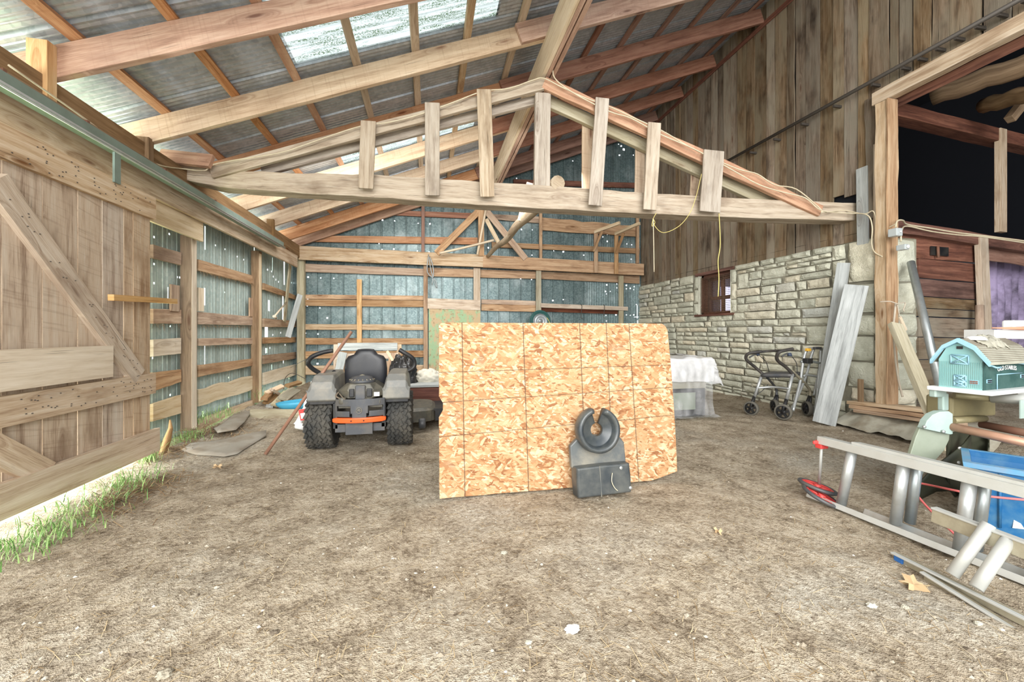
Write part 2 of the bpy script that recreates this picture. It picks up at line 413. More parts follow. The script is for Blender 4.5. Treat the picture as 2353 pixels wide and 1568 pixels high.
M_PEB = n.fin(n.ramp(r, [(0, lin((96, 84, 70))), (.5, lin((150, 138, 120))), (.93, lin((176, 168, 152))), (1, lin((220, 216, 206)))]), .9)
n = NT('grass_blade'); u, v, r, rc = n.uvid()
M_GRASS = n.fin(n.ramp(r, [(0, lin((92, 134, 66))), (.6, lin((136, 172, 98))), (1, lin((184, 206, 138)))]), .6)
n = NT('hay_brown'); u, v, r, rc = n.uvid()
M_HAY = n.fin(n.ramp(r, [(0, lin((84, 62, 42))), (.6, lin((140, 112, 80))), (1, lin((176, 150, 112)))]), .9)
n = NT('lawn'); g = n.geo()
M_LAWN = n.fin(n.ramp(n.noise(g, 14, 4, .7), [(.35, lin((150, 176, 112))), (.65, lin((214, 230, 186)))]), .9)
# stone
n = NT('limestone'); u, v, r, rc = n.uvid(); g = n.geo()
col = n.ramp(r, [(0, lin((190, 191, 174))), (.35, lin((208, 208, 190))), (.7, lin((216, 214, 194))), (.88, lin((220, 210, 186))), (1, lin((198, 201, 194)))])
col = n.mix(n.math('MULTIPLY', n.rng(n.noise(g, 7, 5, .65), .45, .7), .4, clamp=True), col, lin((158, 154, 132)))
col = n.mix(n.math('MULTIPLY', n.rng(n.noise(g, 40, 3, .6), .58, .7), .35, clamp=True), col, lin((226, 226, 212)))
n.bump(n.math('ADD', n.noise(n.vmath('MULTIPLY', g, (9.0, 9.0, 16.0)), 1.0, 5, .65), n.math('MULTIPLY', n.noise(g, 60, 3), .3)), .8, .03)
M_STONE = n.fin(col, .9, spec=.2)
M_MORTAR = plain('dark_joint', (150, 146, 128), .95, 0, .5, (110, 104, 90), 12)
# OSB
n = NT('osb'); u, v, r, rc = n.uvid()
def osb_layer(ang, sx, sy, off):
    c_, s_ = math.cos(ang), math.sin(ang)
    a_ = n.math('ADD', n.math('MULTIPLY', u, c_), n.math('MULTIPLY', v, s_)); b_ = n.math('SUBTRACT', n.math('MULTIPLY', v, c_), n.math('MULTIPLY', u, s_))
    wob = n.noise(n.xyz(u, v), 9, 2)
    vo = n.voro(n.xyz(n.math('ADD', n.math('MULTIPLY', a_, sx), off), n.math('ADD', n.math('MULTIPLY', b_, sy), n.math('MULTIPLY', wob, 1.2))), 1.0)
    q = n.n('ShaderNodeSeparateColor'); n.l(vo.outputs['Color'], q.inputs[0]); return q.outputs[0], q.outputs[1], vo.outputs['Distance']
L1 = osb_layer(.1, 11, 36, 0); L2 = osb_layer(.85, 12, 40, 7); L3 = osb_layer(-.75, 12, 42, 15); L4 = osb_layer(-.15, 26, 90, 3)
cm = [(0, lin((132, 86, 54))), (.16, lin((156, 112, 74))), (.45, lin((174, 134, 94))), (.75, lin((186, 150, 112))), (1, lin((206, 180, 148)))]
col = n.ramp(L1[0], cm); col = n.mix(n.math('GREATER_THAN', L2[1], .62), col, n.ramp(L2[0], cm)); col = n.mix(n.math('GREATER_THAN', L3[1], .68), col, n.ramp(L3[0], cm))
col = n.mix(n.math('GREATER_THAN', L4[1], .74), col, n.ramp(L4[0], cm))
ed = n.noise(n.xyz(n.math('MULTIPLY', u, 14), n.math('MULTIPLY', v, 34)), 1.0, 4, .7)
col = n.mix(n.math('MULTIPLY', n.rng(ed, .60, .72), .4, clamp=True), col, lin((140, 88, 48)))
sp_ = n.noise(n.xyz(u, v), 4.2, 3, .6)
col = n.mix(n.math('MULTIPLY', n.rng(sp_, .60, .76), .55, clamp=True), col, lin((142, 120, 98)))
OSB_V0 = None
osb_nodes = (n, u, v, col)

def make_osb(vl, hl, v0):
    """vl: (u at the bottom, du per v) of the pencil lines running up; hl: (v at u=0, dv per u)"""
    n, u, v, col = osb_nodes; vv = n.math('SUBTRACT', v, float(v0)); line = None
    wb = n.math('MULTIPLY', n.math('SUBTRACT', n.noise(n.xyz(u, v), 30, 2), .5), .006)
    for a_, k_ in vl:
        t = n.math('ABSOLUTE', n.math('ADD', wb, n.math('SUBTRACT', u, n.math('ADD', n.math('MULTIPLY', vv, k_), a_))))
        t = n.math('LESS_THAN', t, .0048); line = t if line is None else n.math('MAXIMUM', line, t)
    for a_, k_ in hl:
        t = n.math('ABSOLUTE', n.math('ADD', wb, n.math('SUBTRACT', vv, n.math('ADD', n.math('MULTIPLY', u, k_), a_))))
        t = n.math('LESS_THAN', t, .0032); line = n.math('MAXIMUM', line, t)
    col = n.mix(n.math('MULTIPLY', line, .72), col, lin((66, 54, 42)))
    n.bump(ed, .25, .004)
    return n.fin(col, .75, spec=.3)
# green painted board
n = NT('peeling_green'); g = n.geo()
col = n.mix(n.rng(n.noise(n.vmath('MULTIPLY', g, (1.0, 1.0, .6)), 4.5, 5, .7), .48, .56), lin((150, 178, 140)), lin((184, 162, 128)))
col = n.mix(n.rng(n.noise(g, 16, 4, .7), .55, .66), col, lin((150, 128, 98)))
M_GREENB = n.fin(col, .85)
# translucent sheets
def sheet_mat(name, tint, alpha_lo, alpha_hi, white=.5, rough=.25):
    n = NT(name); g = n.geo(); tr = n.n('ShaderNodeBsdfTransparent'); tr.inputs[0].default_value = (*tint, 1)
    f = n.noise(g, 3.0, 4, .6); fac = n.rng(f, .35, .65, alpha_lo, alpha_hi)
    n.fin(lin((int(255*white),)*3), rough); n.b.inputs['Alpha'].default_value = 1
    mx = n.n('ShaderNodeMixShader'); n.l(fac, mx.inputs[0]); n.l(tr.outputs[0], mx.inputs[1]); n.l(n.b.outputs[0], mx.inputs[2]); n.l(mx.outputs[0], n.out.inputs[0])
    return n.mat
M_FILM = sheet_mat('plastic_film', (.9, .93, .93), .12, .42, .85)
M_FILMW = sheet_mat('plastic_film_folded', (.9, .9, .9), .55, .95, .88, .3)
n = NT('fibreglass_skylight'); g = n.geo()
tl = n.n('ShaderNodeBsdfTranslucent'); tr = n.n('ShaderNodeBsdfTransparent')
dd = n.noise(n.vmath('MULTIPLY', g, (1.1, 7.0, 1.1)), 1.6, 5, .75)
ff = n.noise(g, 70, 3, .75); dirt = n.math('MULTIPLY', n.rng(dd, .44, .58), n.rng(ff, .42, .56), clamp=True)
rb = n.noise(n.vmath('MULTIPLY', g, (.4, 26.0, .4)), 1.0, 2, .6)
cc = n.mix(n.rng(rb, .40, .62), (.50, .54, .53, 1), (.30, .33, .32, 1)); cc = n.mix(dirt, cc, (.06, .095, .045, 1)); n.l(cc, tl.inputs[0]); n.l(cc, tr.inputs[0])
mx = n.n('ShaderNodeMixShader'); mx.inputs[0].default_value = .55; n.l(tr.outputs[0], mx.inputs[1]); n.l(tl.outputs[0], mx.inputs[2]); n.l(mx.outputs[0], n.out.inputs[0])
M_SKY = n.mat
n = NT('window_glass'); tr = n.n('ShaderNodeBsdfTransparent'); tr.inputs[0].default_value = (.84, .82, .97, 1); gl = n.n('ShaderNodeBsdfGlossy'); gl.inputs['Roughness'].default_value = .1
mx = n.n('ShaderNodeMixShader'); mx.inputs[0].default_value = .08; n.l(tr.outputs[0], mx.inputs[1]); n.l(gl.outputs[0], mx.inputs[2]); n.l(mx.outputs[0], n.out.inputs[0]); M_GLASS = n.mat
M_VOID = plain('barn_dark', (22, 24, 32), .95)  # barn gloom put into the colour: near-black, so leaking light does not show

# ================================================================ THE BUILDING
XL, XR, YB = -3.5, 6.84, 12.0
def zraf(x): return 3.83+.4*(x+3.5)          # underside of the rafters
def zsheet(x): return zraf(x)+.37            # underside of the roof sheets
def fz(x, y):
    z = .030*noise.noise(V((x*.8, y*.8, 0)))+.014*noise.noise(V((x*4, y*4, 5)))+.012*noise.noise(V((x*11, y*11, 9)))
    z += .12*max(0, min(1, (-x-2.9)/.5))*max(0, min(1, (y-6.2)/1.5))
    z += .10*max(0, min(1, (x-6.6)/.5))
    return z-.012
bm = MB(); nx, ny = 330, 300
bm.grid(nx, ny, lambda a, b: (lambda x, y: (x, y, fz(x, y)))(-3.3+17.3*a**1.15, -3+15.2*b), uvs=10)
struct(bm, 'floor', M_DIRT)
bm = MB(); bm.grid(30, 40, lambda a, b: (-3.28-14*a*a, -3+20*b, -.07-.02*math.sin(b*40)), uvs=10)
struct(bm, 'lawn_outside', M_LAWN)

def siding(name, fn, us, z0, ztop, holes, mat):
    """profile us: (u, depth); holes (u, z, half width, half height) are left open in the sheet"""
    def dep(u):
        for i in range(len(us)-1):
            if us[i][0] <= u <= us[i+1][0]:
                t = (u-us[i][0])/max(1e-6, us[i+1][0]-us[i][0]); return us[i][1]*(1-t)+us[i+1][1]*t
        return us[-1][1]
    cuts = sorted(set([round(a, 4) for a, b in us]+[round(h[0]+s*h[2], 4) for h in holes for s in (-1, 1)]))
    cuts = [c for c in cuts if us[0][0] <= c <= us[-1][0]]
    b = MB()
    for i in range(len(cuts)-1):
        a, c = cuts[i], cuts[i+1]; mid = (a+c)/2
        hs = sorted([(h[1]-h[3], h[1]+h[3]) for h in holes if abs(h[0]-mid) < h[2]])
        spans = []; z = z0; zt0, zt1 = ztop(a), ztop(c)
        for lo, hi in hs:
            if lo > z: spans.append((z, lo, lo))
            z = max(z, hi)
        spans.append((z, zt0, zt1))
        for q in spans:
            if q[1] <= q[0]: continue
            p = [b.pt(fn(a, q[0], dep(a))), b.pt(fn(c, q[0], dep(c))), b.pt(fn(c, q[2], dep(c))), b.pt(fn(a, q[1], dep(a)))]
            b.face(p)
    return struct(b, name, mat)
R = random.Random(3)
# back wall sheets with their nail holes
us = []; x = -3.75
while x < 4.75:
    us += [(x, 0), (x+.30, 0), (x+.312, -.03), (x+.335, -.03), (x+.347, 0)]; x += .347
while x < 6.9:
    us += [(x, 0), (x+.03, -.02)]; x += .06
us.append((6.95, 0))
hp = [(879, 506), (907, 508), (961, 514), (988, 515), (871, 560), (878, 574), (905, 573), (959, 577), (986, 579), (708, 637), (737, 639), (767, 640), (707, 686), (706, 703), (735, 708), (752, 731), (702, 766), (731, 768), (1198, 528), (1223, 529), (1272, 577), (1294, 579), (1222, 587), (1341, 587), (1122, 570), (1196, 641), (1221, 643), (1270, 691), (1294, 689), (1395, 539), (1395, 555), (1440, 561), (1451, 563), (1462, 563), (1450, 596), (1396, 489), (1433, 344), (1421, 332), (1455, 357), (1427, 336), (1437, 331), (1455, 334), (1423, 357), (1316, 370), (1187, 410), (1394, 655), (1417, 653), (1417, 662), (1391, 670), (1402, 670), (1393, 676), (1439, 656), (1457, 659), (1439, 664), (1448, 663), (1456, 666), (1392, 725), (1415, 724), (1439, 724), (1448, 725), (1456, 724), (1393, 738), (700, 835), (730, 836), (1385, 545), (1462, 700)]
hb = []
for i, (a, b_) in enumerate(hp):
    p = P(a, b_, Y=12.1); r = .020 if i % 3 else .030
    if a == 1433: r = .045
    hb.append((p.x, p.z, r*.75, r*.75))
hb += [(6.77, 2.15, .010, .22), (6.79, 1.75, .010, .12), (6.74, 1.98, .08, .008)]
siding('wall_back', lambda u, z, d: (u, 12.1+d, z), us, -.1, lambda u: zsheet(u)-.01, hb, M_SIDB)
# left wall sheets
us = []; y = 5.5
while y < 12.1:
    us += [(y, 0), (y+.10, 0), (y+.11, .008), (y+.12, 0), (y+.2, 0), (y+.21, .008), (y+.22, 0), (y+.302, 0), (y+.308, -.03), (y+.318, -.03), (y+.324, 0)]; y += .324
us.append((12.15, 0))
hl = []
for a, b_ in [(389, 538), (354, 545), (354, 607), (407, 637), (413, 638), (354, 651), (390, 688), (391, 703), (391, 750), (545, 546), (561, 556), (575, 562), (495, 564), (517, 573), (545, 590), (560, 597), (516, 672), (615, 620), (624, 624), (628, 636), (634, 643), (640, 648), (660, 646), (670, 650), (680, 622), (590, 690), (617, 700), (645, 765), (672, 800), (655, 845), (640, 860), (655, 793), (620, 800), (613, 806), (627, 770), (350, 823), (391, 908), (664, 870), (676, 852), (500, 885), (525, 868)]:
    p = P(a, b_, X=-3.72); r = .014 if a < 600 else .02
    hl.append((p.y, p.z, r, r))
for a, y0, y1, wd in [(471, 520, 574, .016), (470, 662, 702, .022), (584, 568, 596, .02), (586, 606, 640, .018), (590, 650, 690, .012), (612, 742, 775, .085), (618, 690, 715, .05), (653, 600, 655, .035), (650, 676, 735, .035), (626, 592, 622, .012), (470, 795, 838, .014), (612, 800, 812, .06), (678, 790, 800, .09), (624, 838, 850, .03), (466, 945, 975, .02), (525, 925, 940, .02), (680, 868, 880, .09), (386, 660, 695, .008), (651, 812, 835, .02)]:
    p = P(a, y0, X=-3.72); q = P(a, y1, X=-3.72); hl.append((p.y, (p.z+q.z)/2, wd, abs(p.z-q.z)/2))
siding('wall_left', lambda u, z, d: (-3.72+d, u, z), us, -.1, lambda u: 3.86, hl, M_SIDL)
# roof sheets, with two translucent ones let in
def prof(y):
    f = (y % .62)/.62
    if f < .07: return .035
    return .008*(1+math.sin(f*2*math.pi*9))*.5
ys = []; y = -1.6
while y < 12.3: ys.append(y); y += .0155
def roofstrip(y0, y1, x0, x1, b):
    yy = [y0]+[q for q in ys if y0 < q < y1]+[y1]
    for i in range(len(yy)-1):
        a, c = yy[i], yy[i+1]
        p = [b.pt((x0, a, zsheet(x0)+prof(a))), b.pt((x1, a, zsheet(x1)+prof(a))), b.pt((x1, c, zsheet(x1)+prof(c))), b.pt((x0, c, zsheet(x0)+prof(c)))]
        b.face(p, [(0, 5), (1, 5), (1, 5.1), (0, 5.1)])
bm = MB(); SK = [(4.55, 5.62, -1.66, .93), (8.30, 8.66, -1.75, .95)]
y = -1.6
for (a, c, x0, x1) in SK:
    roofstrip(y, a, -4.1, 7.1, bm); roofstrip(a, c, -4.1, x0, bm); roofstrip(a, c, x1, 7.1, bm); y = c
roofstrip(y, 12.3, -4.1, 7.1, bm)
struct(bm, 'ceiling', M_ROOF)
for i, (a, c, x0, x1) in enumerate(SK):
    b = MB(); roofstrip(a-.02, c+.02, x0-.03, x1+.03, b); struct(b, 'window_%d' % (i+2), M_SKY)

# ---------------- right wall: stone below, boards above
def stone(b, y0, y1, z0, z1, X=XR, R=random, prot=.05, ax='x', big=False, g0=.010):
    """one block laid in the rectangle, face towards -X (ax x) or -Y (ax y)"""
    BID[0] += 1; k = BID[0]*10+5; g = g0*.6
    w_, h_ = y1-y0, z1-z0
    nu = max(3, min(9, int(w_/.07))); nv = max(3, min(6, int(h_/.06)))
    p0 = R.random()*prot; tl = (R.random()-.5)*.03; tv = (R.random()-.5)*.02; ph = R.random()*90
    cj = [[(R.random()*.35*min(w_, h_)*.4, R.random()*.3*min(w_, h_)*.35) for _ in range(2)] for _ in range(2)]
    I = []
    for i in range(nu+1):
        row = []
        for j in range(nv+1):
            a = i/nu; c = j/nv
            yy = y0+g+(w_-2*g)*a; zz = z0+g+(h_-2*g)*c
            # cut corners and wavy outline
            jy = cj[0][0][0]*(1-a)*(1-c)+cj[0][1][0]*(1-a)*c-cj[1][0][0]*a*(1-c)-cj[1][1][0]*a*c
            jz = cj[0][0][1]*(1-a)*(1-c)-cj[0][1][1]*(1-a)*c+cj[1][0][1]*a*(1-c)-cj[1][1][1]*a*c
            yy += jy*.6+.006*noise.noise(V((yy*9+ph, zz*9, 0))); zz += jz*.6+.008*noise.noise(V((yy*7, zz*11, ph)))
            edge = i in (0, nu) or j in (0, nv)
            dp = p0+tl*(a-.5)+tv*(c-.5)+(.022 if not big else .05)*noise.noise(V((yy*5, zz*8, ph)))
            if edge: dp -= .028 if not big else .06
            dd = dp
            row.append(b.pt((X-dd, yy, zz) if ax == 'x' else (yy, X-dd, zz)))
        I.append(row)
    for i in range(nu):
        for j in range(nv):
            b.face((I[i][j], I[i+1][j], I[i+1][j+1], I[i][j+1]), [(i*.1, k), (i*.1+.1, k), (i*.1+.1, k+.1), (i*.1, k+.1)], 0, big and 0 < i < nu-1)
def rubble(b, y0, y1, z0, z1, R):
    w_, h_ = y1-y0, z1-z0
    if h_ > .36 or (h_ > .2 and R.random() < .5 and w_ > .3):
        if w_ > 1.5 and h_ < .8 and R.random() < .4:
            s = y0+w_*(.35+.3*R.random()); rubble(b, y0, s, z0, z1, R); rubble(b, s, y1, z0, z1, R); return
        s = z0+h_*(.32+.36*R.random()); rubble(b, y0, y1, z0, s, R); rubble(b, y0, y1, s, z1, R); return
    if w_ > .55+.5*R.random() or w_/h_ > 5.5:
        s = y0+w_*(.3+.4*R.random()); rubble(b, y0, s, z0, z1, R); rubble(b, s, y1, z0, z1, R); return
    if w_ < .05 or h_ < .03: return
    stone(b, y0, y1, z0, z1, XR, R)
WY0, WY1, WZ0, WZ1 = 8.0, 9.12, 1.93, 2.93
R = random.Random(11); bm = MB()
# the joint plane behind the stones, open at the window
for (a, c, z0, z1) in [(4.95, WY0, -.1, 2.98), (WY1, 12.1, -.1, 2.98), (WY0, WY1, -.1, WZ0)]:
    p = [bm.pt((XR+.03, a, z0)), bm.pt((XR+.03, c, z0)), bm.pt((XR+.03, c, z1)), bm.pt((XR+.03, a, z1))]; bm.face(p, None, 1)
rubble(bm, 5.62, WY0-.18, WZ0, 3.0, R); rubble(bm, 5.62, 12.1, -.06, WZ0, R); rubble(bm, WY1+.2, 12.1, WZ0, 3.0, R)
z = WZ0
while z < 2.9:                                        # dressed jamb stones at the window
    h_ = .28+.12*R.random(); stone(bm, WY0-.18, WY0, z, min(z+h_, 2.98), XR, R, .02); stone(bm, WY1, WY1+.2, z, min(z+h_, 2.98), XR, R, .02); z += h_
zq = [-.06, .34, .58, 1.02, 1.42, 1.78, 2.28, 2.98]; 
for i in range(len(zq)-1):                            # big corner blocks and the return of the wall
    l_ = .72 if i % 2 else .5
    if i == 1:
        stone(bm, 4.86, 5.14, zq[i], zq[i+1], XR-.04, R, .02, 'x', True, .006); stone(bm, 5.16, 5.32, zq[i], zq[i+1], XR-.03, R, .02, 'x', True, .006)
    else: stone(bm, 4.86, 4.86+l_, zq[i], zq[i+1], XR-.05, R, .02, 'x', True, .006)
    if 5.62-(4.86+l_) > .1: rubble(bm, 4.88+(l_ if i != 1 else .46), 5.62, zq[i], zq[i+1], R)
    stone(bm, 6.86, 7.62, zq[i], zq[i+1], 4.86, R, .03, 'y', True, .006)
p = [bm.pt((6.8, 4.93, -.1)), bm.pt((7.66, 4.93, -.1)), bm.pt((7.66, 4.93, 2.98)), bm.pt((6.8, 4.93, 2.98))]; bm.face(p, None, 1)
# top and inner side of the wall, and the window reveals
for q in ([(XR, 4.9, 2.98), (7.6, 4.9, 2.98), (7.6, 12.1, 2.98), (XR, 12.1, 2.98)], [(XR, WY0, WZ0), (7.5, WY0, WZ0), (7.5, WY1, WZ0), (XR, WY1, WZ0)],
          [(XR, WY0, WZ0), (7.5, WY0, WZ0), (7.5, WY0, 2.98), (XR, WY0, 2.98)], [(XR, WY1, WZ0), (7.5, WY1, WZ0), (7.5, WY1, 2.98), (XR, WY1, 2.98)],
          [(7.5, 4.93, -.1), (7.5, WY0, -.1), (7.5, WY0, 2.98), (7.5, 4.93, 2.98)], [(7.5, WY1, -.1), (7.5, 12.1, -.1), (7.5, 12.1, 2.98), (7.5, WY1, 2.98)], [(7.5, WY0, -.1), (7.5, WY1, -.1), (7.5, WY1, WZ0), (7.5, WY0, WZ0)]):
    bm.face([bm.pt(v_) for v_ in q], None, 0)
struct(bm, 'wall_right', [M_STONE, M_MORTAR])
# weathered barn boards
R = random.Random(5); bm = MB()
def bboard(b, y0, y1, z0, z1, X):
    BID[0] += 1; k = BID[0]*10+5; n_ = 16; ph = R.random()*99; I = []
    tw = (R.random()-.5)*.02
    for i in range(n_+1):
        z = z0+(z1-z0)*i/n_; e0 = .010*noise.noise(V((z*1.3, ph, 0)))+.006*noise.noise(V((z*6, ph, 4))); e1 = .010*noise.noise(V((z*1.3, ph, 9)))+.006*noise.noise(V((z*6, ph, 14)))
        if z1-z0 > 2.5: e0 *= 1.3
        dx = .012*noise.noise(V((z*.6, ph, 2)))
        I.append([b.pt((X+dx+tw, y0+e0, z)), b.pt((X+dx-tw, y1+e1, z)), b.pt((X+dx-tw+.03, y1+e1, z)), b.pt((X+dx+tw+.03, y0+e0, z))])
    w_ = y1-y0
    for i in range(n_):
        u0 = (z1-z0)*i/n_; u1 = (z1-z0)*(i+1)/n_
        for q in range(4):
            q2 = (q+1) % 4; vv = [k, k+w_, k+w_+.03, k+2*w_+.03, k+2*w_+.06]
            b.face((I[i][q], I[i+1][q], I[i+1][q2], I[i][q2]), [(u0, vv[q]), (u1, vv[q]), (u1, vv[q+1]), (u0, vv[q+1])])
    b.face(I[0], [(0, k), (0, k+.1), (.03, k+.1), (.03, k)])
y = 2.6; ztop = zsheet(6.95)+.1
while y < 12.1:
    w_ = .17+.15*R.random(); gap = .008+(.014 if R.random() < .3 else 0); y2 = min(y+w_, 12.12); X = 6.90+R.random()*.02
    if y2-y < .1: y2 = y+.12
    zb = 2.96+(R.random()-.5)*.07
    if y < 4.78:
        y2 = min(y2, 4.8); bboard(bm, y, y2-gap, 5.14, ztop, X)
    elif 5.15 < (y+y2)/2 < 5.62:
        bboard(bm, y, y2-gap, 3.76+.25*(y-5.2), ztop, X); bboard(bm, y, y2-gap, zb-.05, 3.44, X)
    else: bboard(bm, y, y2-gap, zb, ztop, X)
    y = y2
tag(bm.build('wall_right_upper', W_BARN), kind='structure')
# dark barn beyond: mow walls, roof and floor; the lower storey stays open to daylight at its far end
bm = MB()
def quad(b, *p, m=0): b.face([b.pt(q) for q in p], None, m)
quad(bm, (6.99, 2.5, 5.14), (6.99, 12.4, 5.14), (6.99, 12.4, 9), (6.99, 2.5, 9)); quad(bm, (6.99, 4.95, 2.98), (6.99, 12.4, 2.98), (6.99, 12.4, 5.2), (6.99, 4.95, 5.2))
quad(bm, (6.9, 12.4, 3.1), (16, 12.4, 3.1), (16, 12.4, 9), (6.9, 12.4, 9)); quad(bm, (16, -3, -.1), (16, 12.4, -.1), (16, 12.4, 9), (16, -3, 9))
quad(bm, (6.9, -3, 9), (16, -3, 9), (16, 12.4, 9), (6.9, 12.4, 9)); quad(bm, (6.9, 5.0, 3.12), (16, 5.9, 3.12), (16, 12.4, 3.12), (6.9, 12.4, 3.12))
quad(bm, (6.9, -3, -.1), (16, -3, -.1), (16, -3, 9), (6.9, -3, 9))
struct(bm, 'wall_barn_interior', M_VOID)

# window in the stone wall: frame, lattice wire, glazed sash
fr = MB(); X0 = XR+.10; d_ = .08
fr.box((X0, WY0, WZ1-d_), (X0+.12, WY1, WZ1), ax=1); fr.box((X0, WY0, WZ0), (X0+.12, WY1, WZ0+.06), ax=1)
fr.box((X0, WY0, WZ0), (X0+.12, WY0+d_, WZ1), ax=2); fr.box((X0, WY1-d_, WZ0), (X0+.12, WY1, WZ1), ax=2)
fr.box((XR-.06, WY0-.1, WZ0-.05), (XR+.2, WY1+.08, WZ0), ax=1); fr.box((XR-.02, WY0-.1, WZ1), (XR+.3, WY1+.1, WZ1+.07), ax=1)
wn = struct(fr, 'window_1', W_DARK)
b = MB()
for i in range(26): yy = WY0+.05+i*(WY1-WY0-.1)/25; b.tube([(XR+.05, yy, WZ0+.02), (XR+.05+.01*math.sin(i), yy, WZ1-.05)], .005, 4)
for i in range(22): zz = WZ0+.04+i*(WZ1-WZ0-.1)/21; b.tube([(XR+.05, WY0+.04, zz), (XR+.05, WY1-.04, zz)], .005, 4)
b.build('lattice_wire', M_WIRE, wn)
b = MB(); b.box((7.12, WY0, WZ0+.03), (7.2, WY0+.09, WZ1-.06), ax=2); b.box((7.12, WY1-.1, WZ0), (7.2, WY1, WZ1), ax=2); b.box((7.12, WY0, WZ0+.38), (7.2, WY1, WZ0+.46), ax=1)
b.box((7.12, WY0, WZ1-.14), (7.2, WY1, WZ1), ax=1); b.box((7.12, WY0, WZ0), (7.2, WY1, WZ0+.08), ax=1); b.box((7.12, 8.58, WZ0), (7.2, 8.64, WZ1), ax=2)
sash = b.build('sash', W_DARK, wn)
b = MB(); b.box((7.15, WY0+.05, WZ0+.05), (7.16, WY1-.05, WZ1-.1)); b.build('pane', M_GLASS, sash)

# ---------------- the sliding door on the left
XD = -3.1
def door_part(name, a, c, w_, t, mat, off=0.0, **k):
    b = MB(); b.board((XD+off, a[0], a[1]), (XD+off, c[0], c[1]), w_, t, (1, 0, 0), segs=6, jit=.002, **k); return b.build(name, mat, door)
R = random.Random(2); b = MB(); Yd = 5.36
ye = [P(q, 700, X=XD-.05).y for q in (-420, -160, 0, 10, 97, 178, 235, 284, 306, 357)]; ye = [2.2, 2.75, 3.25, 3.72]+[P(q, 700, X=XD-.05).y for q in (97, 178, 235, 284, 306)]+[Yd]
for i in range(len(ye)-1):
    if ye[i+1]-ye[i] > .02:
        b.board((XD-.05, (ye[i]+ye[i+1])/2, .14), (XD-.05, (ye[i]+ye[i+1])/2, 3.0), ye[i+1]-ye[i]-.010, .035, (1, 0, 0), segs=4, jit=.002)
door = struct(b, 'door_1', W_DOOR)
zb_ = lambda m, x=XD: H+m*abs(x)/.979
door_part('top_rail', (2.2, 2.92), (5.37, 2.92), .255, .05, W_RAIL)
door_part('middle_rail', (2.2, .90), (5.37, .90), .235, .05, W_RAIL)
door_part('bottom_rail', (2.2, .235), (5.42, .235), .27, .05, W_RAIL, .012)
a1 = P(-6, 412, X=XD); a2 = P(322, 866, X=XD); door_part('diagonal_brace', (a1.y, a1.z), (a2.y, a2.z), .20, .05, W_RAIL)
a1 = P(-30, 985, X=XD); a2 = P(112, 1090, X=XD); door_part('diagonal_brace', (a1.y-.25, a1.z+.1), (a2.y, a2.z), .20, .05, W_RAIL)
a2 = P(258, 830, X=XD+.02); door_part('patch_board', (2.2, 1.215), (a2.y, 1.205), .31, .04, W_PALE, .03)
b = MB()
R = random.Random(8)
for _ in range(90):
    rr = R.choice([(2.92, .1), (.9, .09)]); yy = 3.7+R.random()*1.6; zz = rr[0]+(R.random()-.5)*2*rr[1]; b.sphere((XD+.003, yy, zz), .007, 6, sc=(.7, 1, 1))
for q in range(30):
    t = R.random(); a1 = P(-6, 412, X=XD); a2 = P(322, 866, X=XD); p = a1.lerp(a2, t); b.sphere((XD+.003, p.y+(R.random()-.5)*.1, p.z+(R.random()-.5)*.1), .006, 6)
b.build('nail', M_ROD, door)
a1 = P(262, 684, X=XD+.08); a2 = P(408, 693, X=XD-.02); b = MB(); b.board(a1+V((0, 0, 0)), a2, .06, .05, (1, 0, 0))
tag(b.build('handle_batten', W_FRESH, door), 'pale fresh-sawn batten handle')

# eave plate, header, lintel board, door track
def tboard(name, a, c, w_, t, nrm, mat, label, cat, group=None, bevel=.004, **k):
    b = MB(); b.board(a, c, w_, t, nrm, **k); return tag(b.build(name, mat, bevel=bevel), label, cat, group)
tboard('eave_beam', (-3.42, 1.2, 3.66), (-3.42, 11.95, 3.66), .34, .12, (1, 0, 0), W_BROWN, 'long brown eave beam carrying the rafter feet along the left wall', 'beam', segs=10, jit=.006)
tboard('door_header', (-3.33, 1.2, 3.31), (-3.33, 11.25, 3.31), .30, .05, (1, 0, 0), W_RAIL, 'long orange-stained header board running just under the sliding door track', 'board', segs=12, jit=.004, wave=.006)
tboard('lintel_board', (-3.40, 1.2, 3.03), (-3.40, 6.98, 3.03), .30, .04, (1, 0, 0), W_PALE, 'wide grey board across the door edge and first left post', 'board', segs=8, jit=.002)
tboard('track_backing_board', (-3.30, 1.2, 3.52), (-3.30, 9.95, 3.52), .12, .04, (1, 0, 0), W_BROWN, 'narrow dark backing board behind the metal door track', 'board', segs=8, jit=.002)
t = thing('door_track', 'galvanised sliding door track below the left eave', 'track', (-3.15, 9.6, 3.33))
b = MB(); b.box((-3.25, 1.2, 3.36), (-3.13, 9.62, 3.46), ax=1); b.build('rail_cover', M_TRACK, t)
b = MB(); b.tube([(-3.10, 1.2, 3.35), (-3.10, 9.6, 3.35)], .012, 6); b.tube([(-3.10, 1.2, 3.325), (-3.10, 9.6, 3.325)], .010, 6); b.build('running_rail', M_ALU, t)
for yy in (3.78, 4.55, 5.7, 6.9, 7.9, 8.6, 9.4):
    b = MB(); b.box((-3.27, yy, 3.44), (-3.19, yy+.03, 3.52)); b.build('bracket', M_RUST, t)
t = thing('door_hanger', 'grey metal hanger strap bolted to the door top below the track', 'hanger', (-3.07, 4.75, 3.0))
b = MB(); b.box((-3.10, 4.72, 3.0), (-3.08, 4.80, 3.3)); b.build('strap', M_TRACK, t)

